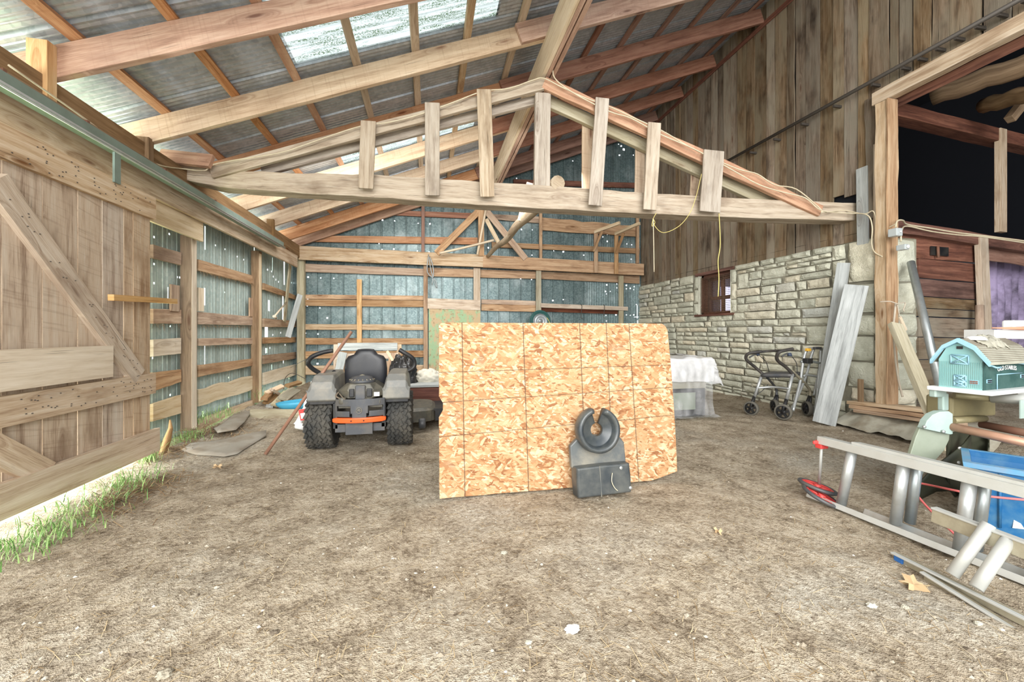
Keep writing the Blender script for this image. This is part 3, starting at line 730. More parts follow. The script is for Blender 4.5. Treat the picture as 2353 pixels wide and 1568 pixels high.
# ---------------- posts and girts
def post(name, a, c, w_, t, mat, label, group, **k): return tboard(name, a, c, w_, t, (0, -1, 0), mat, label, 'post', group, **k)
post('wall_post', (-3.575, 6.86, 0), (-3.575, 6.86, 2.95), .15, .15, W_BROWN, 'brown square post nearest the sliding door in the left wall', 'left wall posts', segs=6, jit=.003)
tboard('post_trim', (-3.497, 6.93, 0.02), (-3.497, 6.93, 2.94), .13, .008, (1, 0, 0), W_PALE, 'pale strip on the inner face of the post beside the door', 'trim board', 'left post trims')
post('wall_post', (-3.575, 9.29, 0), (-3.575, 9.29, 3.2), .15, .15, W_BROWN, 'brown square post midway along the left wall', 'left wall posts', segs=6, jit=.003)
tboard('post_trim', (-3.497, 9.36, 0.02), (-3.497, 9.36, 3.15), .13, .008, (1, 0, 0), W_PALE, 'pale strip on the inner face of the middle left post', 'trim board', 'left post trims')
post('wall_post', (-3.44, 11.86, 0), (-3.44, 11.86, 3.5), .19, .15, W_GREYP, 'mossy grey corner post where left and back walls meet', None, segs=8, jit=.006)
ORD = ['lowest', 'second lowest', 'third from the ground', 'fourth from the ground', 'fifth from the ground', 'second from the top', 'topmost']
def girt_l(x0, x1, a, c, lab, cap=0, **k):      # a: (ytop, ybot) at x0; c at x1
    X = -3.62
    p0 = P(x0, a[0], X=X); p1 = P(x0, a[1], X=X); q0 = P(x1, c[0], X=X); q1 = P(x1, c[1], X=X)
    tboard('wall_girt', (p0+p1)/2, (q0+q1)/2, (p0-p1).length, .045, (1, 0, 0), W_GIRT if k.pop('lt', 0) == 0 else W_PALE, lab, 'girt', 'left wall girts', w2=(q0-q1).length, segs=8, jit=.003, **k)
bay1 = [(929, 969, 908, 950, 1), (857, 900, 849, 878, 0), (781, 820, 777, 813, 1), (710, 744, 712, 744, 0), (562, 593, 581, 610, 0)]
for i, (a, b_, c, d, lt) in enumerate(bay1): girt_l(352, 417, (a, b_), (c, d), 'horizontal wall board between sliding door and first post, %s' % (ORD[i] if i < 4 else 'topmost'), lt=lt)
bay2 = [(965, 990, 918, 935, 0, .0), (895, 935, 862, 895, 1, .05), (840, 867, 824, 840, 0, .012), (778, 795, 777, 791, 0, 0), (717, 746, 728, 748, 0, 0), (596, 622, 635, 654, 0, 0)]
dsc = ['muddy', 'wide wavy-edged', 'wavy', 'narrow', 'plain', 'hay-fringed']
for i, (a, b_, c, d, lt, wv) in enumerate(bay2): girt_l(456, 585, (a, b_), (c, d), '%s wall board between first and second left posts, %s' % (dsc[i], ORD[i] if i < 5 else 'topmost'), lt=lt, wave=wv)
bay3 = [(857, 885, 837, 862, 1), (817, 837, 809, 824, 0), (776, 790, 775, 787, 0), (732, 752, 738, 752, 0), (651, 666, 680, 690, 0)]
for i, (a, b_, c, d, lt) in enumerate(bay3): girt_l(607, 682, (a, b_), (c, d), 'wall board between second left post and corner post, %s' % (ORD[i] if i < 4 else 'topmost'), lt=lt)
a = P(404, 655, X=-3.60); c = P(404, 716, X=-3.60); tboard('stub_board', a, c, .20, .03, (1, 0, 0), W_GIRT, 'short rough upright board beside the first left post', 'board', wave=.03, segs=6)
a = P(578, 685, X=-3.60); c = P(578, 728, X=-3.60); tboard('stub_board', a, c, .14, .03, (1, 0, 0), W_GIRT, 'short orange upright board beside the middle left post', 'board')
a = P(463, 662, X=-3.60); c = P(463, 716, X=-3.60); tboard('stub_board', a, c, .16, .03, (1, 0, 0), W_PALE, 'short pale upright board just beyond the first left post', 'board')
a = P(668, 610, X=-3.50); c = P(655, 740, X=-3.50); tboard('loose_board', a, c, .14, .03, (1, 0, 0), W_GREYP, 'grey upright loose board near the left back corner', 'board')
a = P(690, 677, X=-3.2); c = P(662, 775, X=-3.35); tboard('leaning_board', a, c, .13, .03, (.6, -.8, 0), W_SILV, 'short grey board leaning against the mossy corner post', 'board')
b = MB(); b.tube([P(658, 695, X=-3.45), P(630, 728, X=-3.2)], .018, 6); b.tube([P(629, 727, X=-3.2), P(634, 731, X=-3.2)], .03, 6)
tag(b.build('wooden_peg', W_PALE), 'thin pale peg sticking out near the left back corner', 'peg')

def girt_b(x0, x1, a, c, lab, mat=None, Y=11.98, grp='back wall girts', t=.05, **k):
    p0 = P(x0, a[0], Y=Y); p1 = P(x0, a[1], Y=Y); q0 = P(x1, c[0], Y=Y); q1 = P(x1, c[1], Y=Y)
    return tboard('back_girt', (p0+p1)/2, (q0+q1)/2, (p0-p1).length, t, (0, -1, 0), mat or W_GIRT, lab, 'girt', grp, w2=(q0-q1).length, segs=10, jit=.004, **k)
tboard('back_beam', P(686, 581, Y=11.72), P(1115, 600, Y=11.72), .37, .09, (0, -1, 0), W_RAIL, 'long beam across the back wall, grey left length', 'beam', 'back wall beams', segs=10, jit=.005)
tboard('back_beam', P(1110, 600, Y=11.71), P(1480, 620, Y=11.71), .37, .09, (0, -1, 0), W_GIRT, 'long beam across the back wall, brown right length', 'beam', 'back wall beams', segs=10, jit=.005)
girt_b(698, 978, (606, 625), (618, 634), 'orange girt just below the back wall beam, left length')
girt_b(978, 1240, (615, 635), (624, 641), 'pale girt just below the back wall beam, middle length')
girt_b(1240, 1470, (624, 641), (634, 652), 'dark girt just below the back wall beam, right length')
girt_b(720, 1098, (541, 556), (546, 562), 'girt first above the back wall beam, left length', W_ORNG)
girt_b(1130, 1470, (556, 568), (571, 583), 'girt first above the back wall beam, right length')
girt_b(895, 1098, (483, 494), (490, 503), 'upper girt of the back wall behind the left diagonal', W_RED)
girt_b(1130, 1245, (492, 504), (498, 513), 'short upper girt of the back wall right of the king post')
girt_b(1246, 1468, (500, 530), (520, 544), 'wide wany-edged brown board high on the back wall', W_GIRT, wave=.05)
girt_b(1180, 1460, (412, 424), (420, 432), 'dim high girt of the back wall behind the main truss', W_DARK)
girt_b(698, 975, (677, 687), (680, 690), 'upper one of the paired narrow girts, left of the green door')
girt_b(698, 975, (688, 703), (691, 706), 'lower one of the paired narrow girts, left of the green door')
girt_b(1106, 1235, (688, 698), (692, 702), 'upper one of the paired girts, right of the green door')
girt_b(1106, 1235, (699, 714), (702, 717), 'lower one of the paired girts, right of the green door')
girt_b(698, 975, (745, 758), (746, 759), 'grey knotty girt of the back wall below the paired girts', W_RAIL)
girt_b(698, 975, (777, 792), (778, 792), 'brown girt of the back wall behind the wooden pole top')
girt_b(698, 975, (808, 825), (806, 821), 'girt of the back wall at mower seat height')
girt_b(698, 975, (841, 862), (839, 858), 'lowest girt of the back wall behind the mower', W_RAIL)
girt_b(1240, 1420, (706, 716), (712, 722), 'dark girt of the back wall under the hook shelf', W_DARK)
girt_b(1106, 1235, (745, 757), (748, 760), 'girt of the back wall just above the particle board')
sh = girt_b(1243, 1443, (697, 707), (705, 714), 'long shelf board with hooks on the right of the back wall', W_RAIL, 11.75, None)
for q in (1337, 1389):
    b = MB(); a = P(q, 704, Y=11.68); b.tube(curve([a+V((0, .08, .06)), a, a+V((-.02, 0, -.25)), a+V((-.03, 0, -.36)), a+V((.03, -.03, -.38))]), .010, 5); b.build('hook', M_ROD, sh)
def vpost(x, y0, y1, w_, lab, mat=W_GIRT, Y=11.9, nm='back_post', grp='back wall uprights', x2=None):
    a = P(x2 or x, y1, Y=Y); c = P(x, y0, Y=Y); tboard(nm, a, c, w_, .07, (0, -1, 0), mat, lab, 'post', grp, segs=6, jit=.003)
vpost(825.5, 642, 788, .13, 'narrow pale upright on the back wall above the mower', W_FRESH, 11.9)
vpost(978, 605, 862, .12, 'brown post left of the green door', W_GIRT, 11.85)
vpost(1096, 616, 694, .20, 'pale upright above the right edge of the green door', W_RAIL, 11.88)
vpost(1238, 622, 742, .16, 'grey post of the back wall above the hose reel', W_GREYP, 11.8)
vpost(1428, 634, 770, .15, 'grey post near the right end of the back wall', W_GREYP, 11.8)
vpost(972, 455, 580, .09, 'thin red upright above the beam, left of the diagonals', W_RED, 11.88)
vpost(1243, 460, 597, .09, 'thin brown upright above the beam, right of the diagonals', W_GIRT, 11.88)
vpost(1466, 480, 605, .09, 'thin upright above the beam by the barn boards', W_GIRT, 11.88)
# brace frame above the beam
vpost(1106, 470, 588, .17, 'short king post standing on the back wall beam', W_GIRT, 11.66)
for nm, a, c, l in [('l', (1103, 482), (1003, 582), 'diagonal brace left of the short king post'), ('r', (1114, 480), (1208, 595), 'diagonal brace right of the short king post')]:
    tboard('beam_brace', P(*a, Y=11.68), P(*c, Y=11.68), .19, .05, (0, -1, 0), W_GIRT, l, 'brace', 'beam braces')
tboard('short_board', P(1117, 503, Y=11.5), P(1146, 558, Y=11.5), .12, .03, (0, -1, 0), W_PALE, 'short pale board between king post and log brace', 'board')
b = MB(); b.tube([P(1119, 468, Y=11.4), P(1097, 586, Y=11.4)], .035, 6); tag(b.build('thin_pole', W_PALE), 'thin upright pole in front of the short king post', 'pole')
b = MB(); b.tube(curve([P(1135, 552, Y=11.35), P(1080, 566, Y=11.35), P(1010, 582, Y=11.4)]), .035, 6); tag(b.build('thin_pole', W_PALE), 'thin crooked pole lying along the back wall beam', 'pole')
# the log runs from the back beam up to the truss tie beam
b = MB(); la_ = PP(1282, 420, V((-3.5, 6.6, 0)), (.1257, 1, 0)); lb_ = P(1121, 588, Y=11.62); R = random.Random(12)
b.tube([la_.lerp(lb_, q/14)+V((.02*math.sin(q*.9), 0, .02*math.sin(q*1.3)-.04*math.sin(q/14*3.14))) for q in range(15)], [.115*(1-q/14)+.055*q/14 for q in range(15)], 12)
tag(b.build('log_brace', W_TRUSS), 'pale peeled log lying from the back wall beam up onto the truss beam', 'log')
tboard('slanting_brace', P(1196, 508, d=7.9), P(1218, 420, d=7.7), .12, .05, (0, -1, 0), W_RAIL, 'narrow plank running up from the peeled log behind the truss', 'brace')

# green door and its frame
b = MB(); a = P(985, 690, Y=11.8); c = P(1104, 850, Y=11.8)
b.box((a.x, 11.8, .05), (c.x, 11.86, a.z)); dg = struct(b, 'door_2', M_GREENB)
b = MB(); b.board((a.x-.03, 11.78, P(1000, 698, Y=11.78).z), (c.x+.0, 11.78, P(1000, 700, Y=11.78).z), .30, .04, (0, -1, 0), segs=6, jit=.004); b.build('top_board', W_RAIL, dg)

# wall brackets
for (x, yt, yb, x2, yt2, bx0, by0, bx1, by1, l) in [(1370, 537, 627, 1424, 516, 1384, 532, 1364, 578, 'left one of two wooden wall brackets on the back beam'), (1417, 541, 630, 1470, 517, 1434, 537, 1416, 583, 'right one of two wooden wall brackets on the back beam')]:
    t = thing('wall_bracket', l, 'bracket', P(x, yb, Y=11.6), 'wooden wall brackets')
    b = MB(); b.board(P(x, yb, Y=11.6), P(x, yt, Y=11.6), .12, .05, (0, -1, 0)); b.build('upright', W_GIRT, t)
    p = P(x, yt, Y=11.6); q = P(x2, yt2, Y=11.0)
    b = MB(); b.board(p+V((-.04, 0, .0)), P(x2, yt2, Y=10.7), .07, .09, (0, 0, -1)); b.build('arm', W_PALE, t)
    b = MB(); b.board(P(bx1, by1, Y=11.55), P(bx0, by0, Y=11.1), .07, .05, (0, -1, 0)); b.build('strut', W_GIRT, t)

# ---------------- roof timbers
names = ['nearest', 'second', 'third', 'fourth', 'fifth', 'sixth', 'seventh']
RY = [4.50, 5.79, 7.15, 8.56, 9.83, 11.08, 11.85]; th = .075; dv = .31
def rafter(x0, x1, y, mat, lab, grp, nm):
    e = V((1, 0, .4)).normalized(); k_ = V((-.4, 0, 1)).normalized(); w_ = dv*e.x
    a = V((x0, y, zraf(x0)))+k_*w_/2; c = V((x1, y, zraf(x1)))+k_*w_/2
    tboard(nm, a, c, w_, th, (0, -1, 0), mat, lab, 'rafter', grp, segs=12, jit=.004, bevel=.006)
lm = [W_ORNG, W_YEL, W_ORNG, W_YEL, W_YEL, W_ORNG, W_ORNG]
for i, y in enumerate(RY):
    rafter(-3.95, 1.95, y, lm[i], 'lower roof rafter over the left side, %s counting from the camera' % names[i], 'lower rafters', 'rafter')
    rafter(1.35, 6.88, y-th if i else y-th, W_ORNG if i < 2 else W_RED, 'upper roof rafter over the right side, %s counting from the camera' % names[i], 'upper rafters', 'rafter')
rafter(-3.95, 1.95, 3.2, W_ORNG, 'lower roof rafter over the left side, out above the camera', 'lower rafters', 'rafter'); rafter(1.35, 6.88, 3.12, W_RED, 'upper roof rafter over the right side, out above the camera', 'upper rafters', 'rafter')
bx = [-4.0, -3.24, -2.46, -1.72, -.96, -.18, .55, 1.35, 2.1, 2.88, 3.62, 4.4, 5.15, 5.9, 6.6]
for i, x in enumerate(bx):
    e = V((1, 0, .4)).normalized(); k_ = V((-.4, 0, 1)).normalized()
    cc = V((x, 0, zraf(x)+.312)); mm = W_ORNG if i < 4 else (W_RAIL if i < 8 else W_RED)
    side = 'eave' if i < 8 else 'barn wall'; num = (i+1) if i < 8 else len(bx)-i
    wn_ = ['', 'first', 'second', 'third', 'fourth', 'fifth', 'sixth', 'seventh', 'eighth'][num]
    lab = '%s roof batten from the %s, running front to back under the metal sheets' % (wn_, side)
    tboard('roof_batten', cc+V((0, 1.0, 0)), cc+V((0, 12.1, 0)), .105, .045, -k_, mm, lab, 'batten', 'roof battens', segs=14, jit=.004, bevel=0)
# ridge beam of three planks
t = thing('ridge_beam', 'heavy built-up beam running front to back under the rafters above the truss peak', 'beam', (1.8, 6, 5.44))
for x0, x1, z0, z1, y0, m_ in [(1.71, 1.77, 5.45, 5.93, 1.0, W_PALE), (1.775, 1.83, 5.44, 5.95, 1.0, W_ORNG), (1.85, 1.91, 5.44, 5.98, 1.0, W_ORNG)]:
    b = MB(); b.board(((x0+x1)/2, y0, z0), ((x0+x1)/2, 12.0, z0), x1-x0, z1-z0, (0, 0, -1), segs=8, jit=.003); b.build('plank', m_, t, bevel=.004)
# rafter feet blocks at the eave
for i, (x, y, w_, z1, l) in enumerate([(-3.47, 4.40, .16, 4.15, 'pale block standing on the eave beside the nearest rafter'), (-3.45, 5.72, .14, 3.9, 'small block on the eave beside the second rafter'), (-3.45, 9.75, .14, 4.0, 'small dark block on the eave beside the fifth rafter')]):
    b = MB(); b.board((x, y, 3.55), (x, y, z1), w_, .1, (0, -1, 0)); tag(b.build('eave_block', W_FRESH if i == 0 else W_BROWN, bevel=.004), l, 'block', 'eave blocks')
tboard('ledger_board', (6.86, 2.7, zraf(6.86)-.03), (6.86, 12.0, zraf(6.86)-.03), .10, .03, (-1, 0, 0), W_DARK, 'dark ledger board where the roof meets the barn boards', 'board', segs=6, jit=.003)
tboard('fascia_plank', P(362, 372, d=5.6), P(482, 385, d=5.6), .06, .2, (0, -.3, -1), W_ORNG, 'short orange plank bridging eave and truss top', 'plank')

# ---------------- the truss
nT = V((.1257, 1, 0)).normalized(); pT = V((-3.5, 6.6, 0)); nf = -nT
def T(x, y, off=0.0): return PP(x, y, pT+nf*off, nT)
tr = thing('roof_truss', 'home-made grey timber truss spanning the bay with nailed upright slats', 'truss', T(1250, 430)+V((0, 0, -.3)))
def tp(name, a, c, w_, t, mat, off=0.0, parent=None, **k):
    b = MB(); b.board(T(*a, off), T(*c, off), w_, t, nf, **k); return b.build(name, mat, parent or tr, bevel=.008)
b = MB(); pts = [(402, 392, .20), (500, 410, .25), (700, 421, .30), (860, 427, .34), (1100, 444, .36), (1300, 456, .35), (1500, 468, .33), (1750, 480, .31), (1975, 487, .29)]
ring = []
for x, y, w_ in pts:
    c = T(x, y); 
    for q in (0,): ring.append((c, w_))
BID[0] += 1; k = BID[0]*10+5; rr = []; L = 0
dense = []
for i in range(len(ring)-1):
    for q in range(6):
        t_ = q/6; dense.append((ring[i][0].lerp(ring[i+1][0], t_), ring[i][1]*(1-t_)+ring[i+1][1]*t_))
dense.append(ring[-1]); R = random.Random(4)
for i, (c, w_) in enumerate(dense):
    j = lambda s_=.008: (R.random()-.5)*2*s_
    rr.append([b.pt(c+V((0, 0, w_/2+j()))+nf*j(.005)), b.pt(c+V((0, 0, -w_/2+j(.006)))+nf*j(.005)), b.pt(c+V((0, 0, -w_/2+j(.006)))-nf*.28), b.pt(c+V((0, 0, w_/2+j()))-nf*.28)])
for i in range(len(rr)-1):
    l1 = (dense[i+1][0]-dense[i][0]).length; w_ = dense[i][1]; vv = [k, k+w_, k+w_+.28, k+2*w_+.28, k+2*w_+.56]
    for q in range(4): q2 = (q+1) % 4; b.face((rr[i][q], rr[i+1][q], rr[i+1][q2], rr[i][q2]), [(L, vv[q]), (L+l1, vv[q]), (L+l1, vv[q+1]), (L, vv[q+1])])
    L += l1
b.face(rr[0]); b.face(rr[-1][::-1]); b.build('tie_beam', W_TRUSS, tr, bevel=.01)
tp('top_chord', (483, 396), (1255, 190), .165, .07, W_TRUSS, .05, segs=12, jit=.004)
tp('top_chord', (1250, 188), (1888, 485), .19, .08, W_ORNG, .05, segs=12, jit=.006, wave=.03)
tp('inner_chord', (600, 392), (1240, 226), .14, .07, W_TRUSS, -.16, segs=10, jit=.004)
tp('inner_chord', (1262, 232), (1800, 478), .18, .08, W_GREYP, -.16, segs=10, jit=.004)
tp('centre_post', (1246, 430), (1248, 212), .245, .12, W_TRUSS, .0, segs=6, jit=.004)
SL = [((846, 277), (840, 433), .215), ((993, 235), (993, 449), .215), ((1112, 204), (1120, 452), .215), ((1385, 224), (1368, 472), .21), ((1505, 281), (1494, 482), .21), ((1642, 345), (1632, 487), .33)]
for a, c, w_ in SL: tp('slat', c, a, w_, .035, W_TRUSS if w_ < .3 else W_SHELFW if False else W_TRUSS, .17, segs=6, jit=.003)
for a, c, w_ in [((1351, 283), (1351, 444), .19), ((1472, 330), (1470, 455), .16), ((1600, 395), (1596, 462), .15)]: tp('rear_slat', c, a, w_, .04, W_YEL, -.26, segs=4, jit=.003)
# cable stapled along the top chords
def seg_cable(pts, r, mat, name, lab, cat, group=None):
    b = MB(); b.tube(curve(pts, 5), r, 6); return tag(b.build(name, mat), lab, cat, group)
R = random.Random(9)
cp = [(20, 150), (180, 262), (300, 350), (368, 380)]; cp = [P(x, y, X=-3.33) for x, y in cp]
cp += [T(*q, .13) for q in [(420, 388), (470, 392), (485, 380), (540, 368), (640, 352), (700, 333), (760, 312), (830, 290), (900, 280), (980, 258), (1050, 232), (1110, 210), (1170, 203), (1225, 184), (1250, 180), (1290, 200), (1345, 225), (1400, 245), (1450, 268), (1520, 300), (1580, 335), (1640, 365), (1700, 390), (1740, 400), (1780, 425), (1830, 435), (1885, 480), (1890, 488)]]
cp += [P(x, y, X=6.72) for x, y in [(1940, 484), (1985, 492), (2005, 485), (2012, 500), (2013, 530), (2030, 528), (2058, 515)]]
seg_cable(cp, .009, M_CABLE, 'electric_cable', 'cream electric cable stapled along eave and truss top', 'cable')
cp = [T(*q, .14) for q in [(1272, 150), (1275, 180), (1320, 215), (1400, 256), (1450, 272), (1520, 310), (1600, 345), (1690, 395), (1745, 425), (1800, 442), (1850, 455), (1888, 484)]]+[P(x, y, X=6.70) for x, y in [(1950, 490), (1992, 494), (2004, 520), (2003, 560), (2010, 580), (2028, 590)]]
seg_cable(cp, .009, M_CABLE, 'electric_cable', 'second cream cable drooping down to the stone corner', 'cable')
# log end resting on the tie beam
# yellow cord looped under the truss and hanging strings
cp = [T(*q, .2) for q in [(1612, 400), (1600, 450), (1585, 490), (1560, 520), (1525, 535), (1505, 520), (1500, 503), (1505, 512), (1498, 520), (1501, 503), (1508, 490)]]
seg_cable(cp, .0045, M_YROPE, 'yellow_cord', 'yellow cord looped below the right of the truss', 'cord')
seg_cable([T(1501, 503, .2), T(1502, 560, .2), T(1503, 625, .2)], .007, M_CABLE, 'hanging_string', 'string hanging straight down from the yellow cord knot', 'string')
seg_cable([T(1652, 488, .05), T(1655, 560, .05), T(1650, 600, .05), T(1652, 640, .05), T(1650, 682, .05)], .007, M_YROPE, 'hanging_string', 'frayed yellow string hanging in front of the stone wall window', 'string')

# ---------------- barn doorway on the right
b = MB(); pr = P(2035, 560, X=6.75)
tboard('doorway_post', (6.70, 4.755, .22), (6.70, 4.755, 4.98), .17, .20, (-1, 0, 0), W_RAIL, 'tall rough post at the corner of the barn doorway', 'post', segs=14, jit=.012)
tboard('doorway_post_trim', (6.78, 4.655, .22), (6.78, 4.655, 4.98), .20, .02, (0, -1, 0), W_GIRT, 'brown side board of the doorway corner post', 'board', segs=10, jit=.006)
tboard('upright_board', P(1998, 225, X=6.84), P(2008, 500, X=6.84), .18, .03, (-1, 0, 0), W_BARN, 'ragged brown board beside the doorway post, upper', 'board', wave=.05, segs=8)
tboard('upright_board', P(1979, 385, X=6.82), P(1982, 590, X=6.82), .17, .03, (-1, 0, 0), W_SILV, 'pale grey upright board over the corner of the stone wall', 'board', segs=6)
tboard('upright_board', P(2012, 330, X=6.80), P(2012, 590, X=6.80), .07, .03, (-1, 0, 0), W_RAIL, 'narrow orange strip against the doorway post', 'board')
tboard('doorway_header', (6.72, 2.6, 5.09), (6.72, 4.9, 5.09), .20, .12, (-1, 0, 0), W_RAIL, 'rough orange header along the top of the barn doorway', 'beam', segs=8, jit=.008)
tboard('doorway_header', (7.06, 2.6, 5.02), (7.06, 4.9, 5.02), .14, .08, (-.7, 0, -.7), W_DARK, 'dark red under-board behind the doorway header', 'beam', segs=8, jit=.005)
b = MB(); b.tube([(6.74, 8.85*.95+.05, 5.44), (6.74, 2.7, 5.36)], .03, 8); rod = tag(b.build('sliding_rail', M_ROD), 'long dark iron rail slanting across the barn boards', 'rail')
for i in range(14):
    b = MB(); yy = 2.9+i*.2 if i < 9 else 4.9+(i-9)*.6; b.box((6.74, yy, 5.32), (6.9, yy+.03, 5.36)); b.build('rail_bracket', M_ROD, rod)
# partition timbers, seen through the doorway
def Q(x, y, off=0.0): return PP(x, y, (7.2, 4.98+off, 0), (-.1, 1, 0))
nq = (.1, -1, 0)
tboard('partition_beam', Q(2055, 518, -.1), Q(2420, 575, -.1), .20, .2, nq, W_DARK, 'dark red beam at head height inside the barn doorway', 'beam', segs=8, jit=.008)
tboard('partition_beam', Q(2050, 246, -.1), Q(2420, 340, -.1), .22, .22, nq, W_DARK, 'high reddish beam crossing inside the barn doorway', 'beam', segs=8, jit=.006)
tboard('partition_stud', Q(2307, 533, -.12), Q(2307, 295, -.12), .20, .08, nq, W_RAIL, 'upright stud between the two dark beams in the barn', 'post')
tboard('partition_stud', Q(2272, 790, -.12), Q(2262, 545, -.12), .24, .08, nq, W_RAIL, 'pale post right of the brown plank partition', 'post')
ys_ = [(530, 594, 'top'), (598, 642, 'second'), (645, 684, 'third'), (686, 711, 'fourth'), (713, 730, 'fifth'), (733, 778, 'sixth'), (780, 830, 'seventh'), (832, 900, 'lowest')]
for i, (a, c, l) in enumerate(ys_):
    m = (a+c)/2; s_ = .00013*(762-m); x0 = 2070 if i == 0 else 2112
    p = Q(x0, m-4, 0); q = Q(2252, m+(762-m)*.06, 0); w_ = (Q(2180, a).z-Q(2180, c).z)*.97
    tboard('partition_plank', p, q, w_, .04, nq, W_DARK if i < 3 else W_BARN, 'horizontal plank of the brown barn partition, %s one from the top' % l if i not in (0, 7) else '%s horizontal plank of the brown barn partition' % l, 'plank', 'partition planks', segs=6, jit=.003)
tboard('partition_board', Q(2262, 575, .05), Q(2420, 600, .05), .35, .04, nq, W_RED, 'pinkish board under the dark beam at the right edge', 'board', wave=.05, segs=6)
# round mow logs
for a, c, r, l in [((2140, 222), (2420, 128), .155, 'thick round log rafter inside the barn, upper'), ((2262, 243), (2420, 200), .12, 'round log inside the barn below the thick one')]:
    b = MB(); p = P(*a, d=6.6); q = P(*c, d=5.6); b.tube([p.lerp(q, i/8)+V((0, 0, .02*math.sin(i*2))) for i in range(9)], r, 10); tag(b.build('mow_log', W_BROWN), l, 'log', 'mow logs')
tboard('mow_beam', P(2110, 185, d=7), P(2420, 60, d=6), .2, .2, (0, -1, 0), W_DARK, 'dark beam above the round logs in the barn', 'beam')
tboard('mow_strut', P(2330, 272, d=6.2), P(2375, 215, d=6.2), .12, .1, (0, -1, 0), W_BROWN, 'short knee strut above the high barn beam at the right edge', 'brace')
# torn sheeting catching the light
b = MB(); pa = Q(2270, 590, .5); pb = Q(2440, 600, .5); pc = Q(2270, 800, .5)
def fsh(a, c):
    p = pa.lerp(pb, a); z = pa.z+(pc.z-pa.z)*c
    if .28 < c < .3: pass
    return (p.x, p.y+.06*math.sin(a*70)+.03*noise.noise(V((a*30, c*3, 0))), z)
b.grid(60, 8, fsh); tag(b.build('torn_sheeting', plain('lilac_sheeting', (176, 160, 196), .7, 0, .9, (56, 48, 60), 3.2)), 'lilac-white ragged sheeting hanging in the barn at the right edge', 'sheeting')

# ================================================================ THINGS ON THE GROUND
def G(px, py): return P(px, py, Z=0)
# ---------------- particle board sheet (hole for nothing, grid pencil lines)
b = MB(); yF = 3.60; tl = .10/1.58
x0, x1, z1 = .093, 2.455, 1.585
def osbx(u, v):   # u along 0..2.36, v up 0..1.58 on the leaning face
    return (x0+u, yF+v*tl, v)
out = []
R = random.Random(21)
for i in range(25): out.append((2.36*i/24, .012+.006*R.random()+(.0 if i < 22 else .03*(i-21)*.8)))
for i in range(1, 24): out.append((2.36+.002*R.random()-.000*i+(-.05*(i/23)**2), .09+1.42*i/23))
out += [(2.29, 1.555), (2.25, 1.583)]
for i in range(1, 20): out.append((2.25-2.25*i/20, 1.583+.002*R.random()))
out += [(.015, 1.58), (-.005, 1.55)]
for i in range(1, 24):
    v = 1.55-1.52*i/24; out.append((-.005+.004*R.random()+(.035 if .78 < v < .86 else 0)-.012*(v < .9)*0, v))
BIDO = BID[0]+1
ln = V((0, tl, 1)).normalized(); b.prism(out, (x0, yF, 0), (1, 0, 0), ln, .03)
k0 = (BID[0])*10+5
M_OSB = make_osb([(.225, -.012), (.815, -.02), (1.385, -.02), (1.665, -.02), (1.935, -.035)], [(.555, .04), (.86, .03), (1.13, .012)], k0)
osb = tag(b.build('particle_board', M_OSB, bevel=.003), 'big orange strand board sheet with a pencilled grid standing upright in the middle', 'board')
b = MB(); b.board((.9, 4.25, 0), (.9, 3.72, 1.1), .09, .05, (0, -1, .5)); tag(b.build('prop_stick', W_RAIL), 'stick propping the strand board from behind', 'stick')

# ---------------- black moulded plastic seat-shaped piece leaning on the board
t = thing('plastic_pedestal', 'black moulded plastic piece with a round slotted ring top leaning on the strand board', 'plastic part', (1.56, 3.46, 0))
MP = Matrix.Translation(V((1.56, 3.47, 0))) @ Matrix.Rotation(math.radians(-6), 4, 'X') @ Matrix.Rotation(math.radians(-1.5), 4, 'Y')
# local frame: x right, y away, z up
b = MB(MP); o = [(-.27, 0), (.275, 0), (.275, .20), (.262, .275), (-.27, .275)]
rg = []
for yy, sc in ((.0, .97), (-.12, .95), (-.135, .90)):
    rg.append([V((x*sc, yy, .0+(z-.14)*sc+.14)) for x, z in [(-.272, 0), (0, .0), (.272, 0), (.278, .14), (.272, .275), (0, .28), (-.272, .275), (-.278, .14)]])
b.loft(rg, sm=False); base = b.build('base_box', M_POLYD, t, bevel=.012)
b = MB(MP); b.box((-.045, -.139, .0), (-.038, -.12, .27)); b.build('seam', M_POLY, base)
for x, z in ((.165, .235), (.245, .05)):
    b = MB(MP); b.lathe([(0, -.008), (.015, -.008), (.017, 0)], (x, -.135, z), (0, 1, 0), 10); b.build('bolt', M_ALU, base)
b = MB(MP); b.tube(curve([(.075, -.142, .2), (.06, -.150, .13), (.085, -.146, .07), (.115, -.142, .04)]), .004, 5); b.build('bent_wire', M_CABLE, base)
b = MB(MP); o = [(-.275, .25), (.27, .25), (.265, .44), (.22, .50), (.17, .52), (-.16, .54), (-.215, .50), (-.275, .45)]
b.prism(o, (0, -.01, 0), (1, 0, 0), (0, 0, 1), .06); b.build('back_plate', M_POLY, t, bevel=.012)
# ring with a slot at the top and a hole in the middle
b = MB(MP); c = V((-.02, -.07, .585)); n_ = 40; rings = []
a0 = math.radians(104); a1 = math.radians(432-6)
prof_ = [(.058, .0), (.062, -.01), (.145, -.012), (.152, -.02), (.160, -.07), (.182, -.085), (.205, -.075), (.212, .0), (.205, .04), (.058, .035)]
for i in range(n_+1):
    a = a0+(a1-a0)*i/n_; rings.append([c+V((math.cos(a)*r*.98, h, math.sin(a)*r)) for r, h in prof_])
b.loft(rings); b.build('slotted_ring', M_POLYD, t)

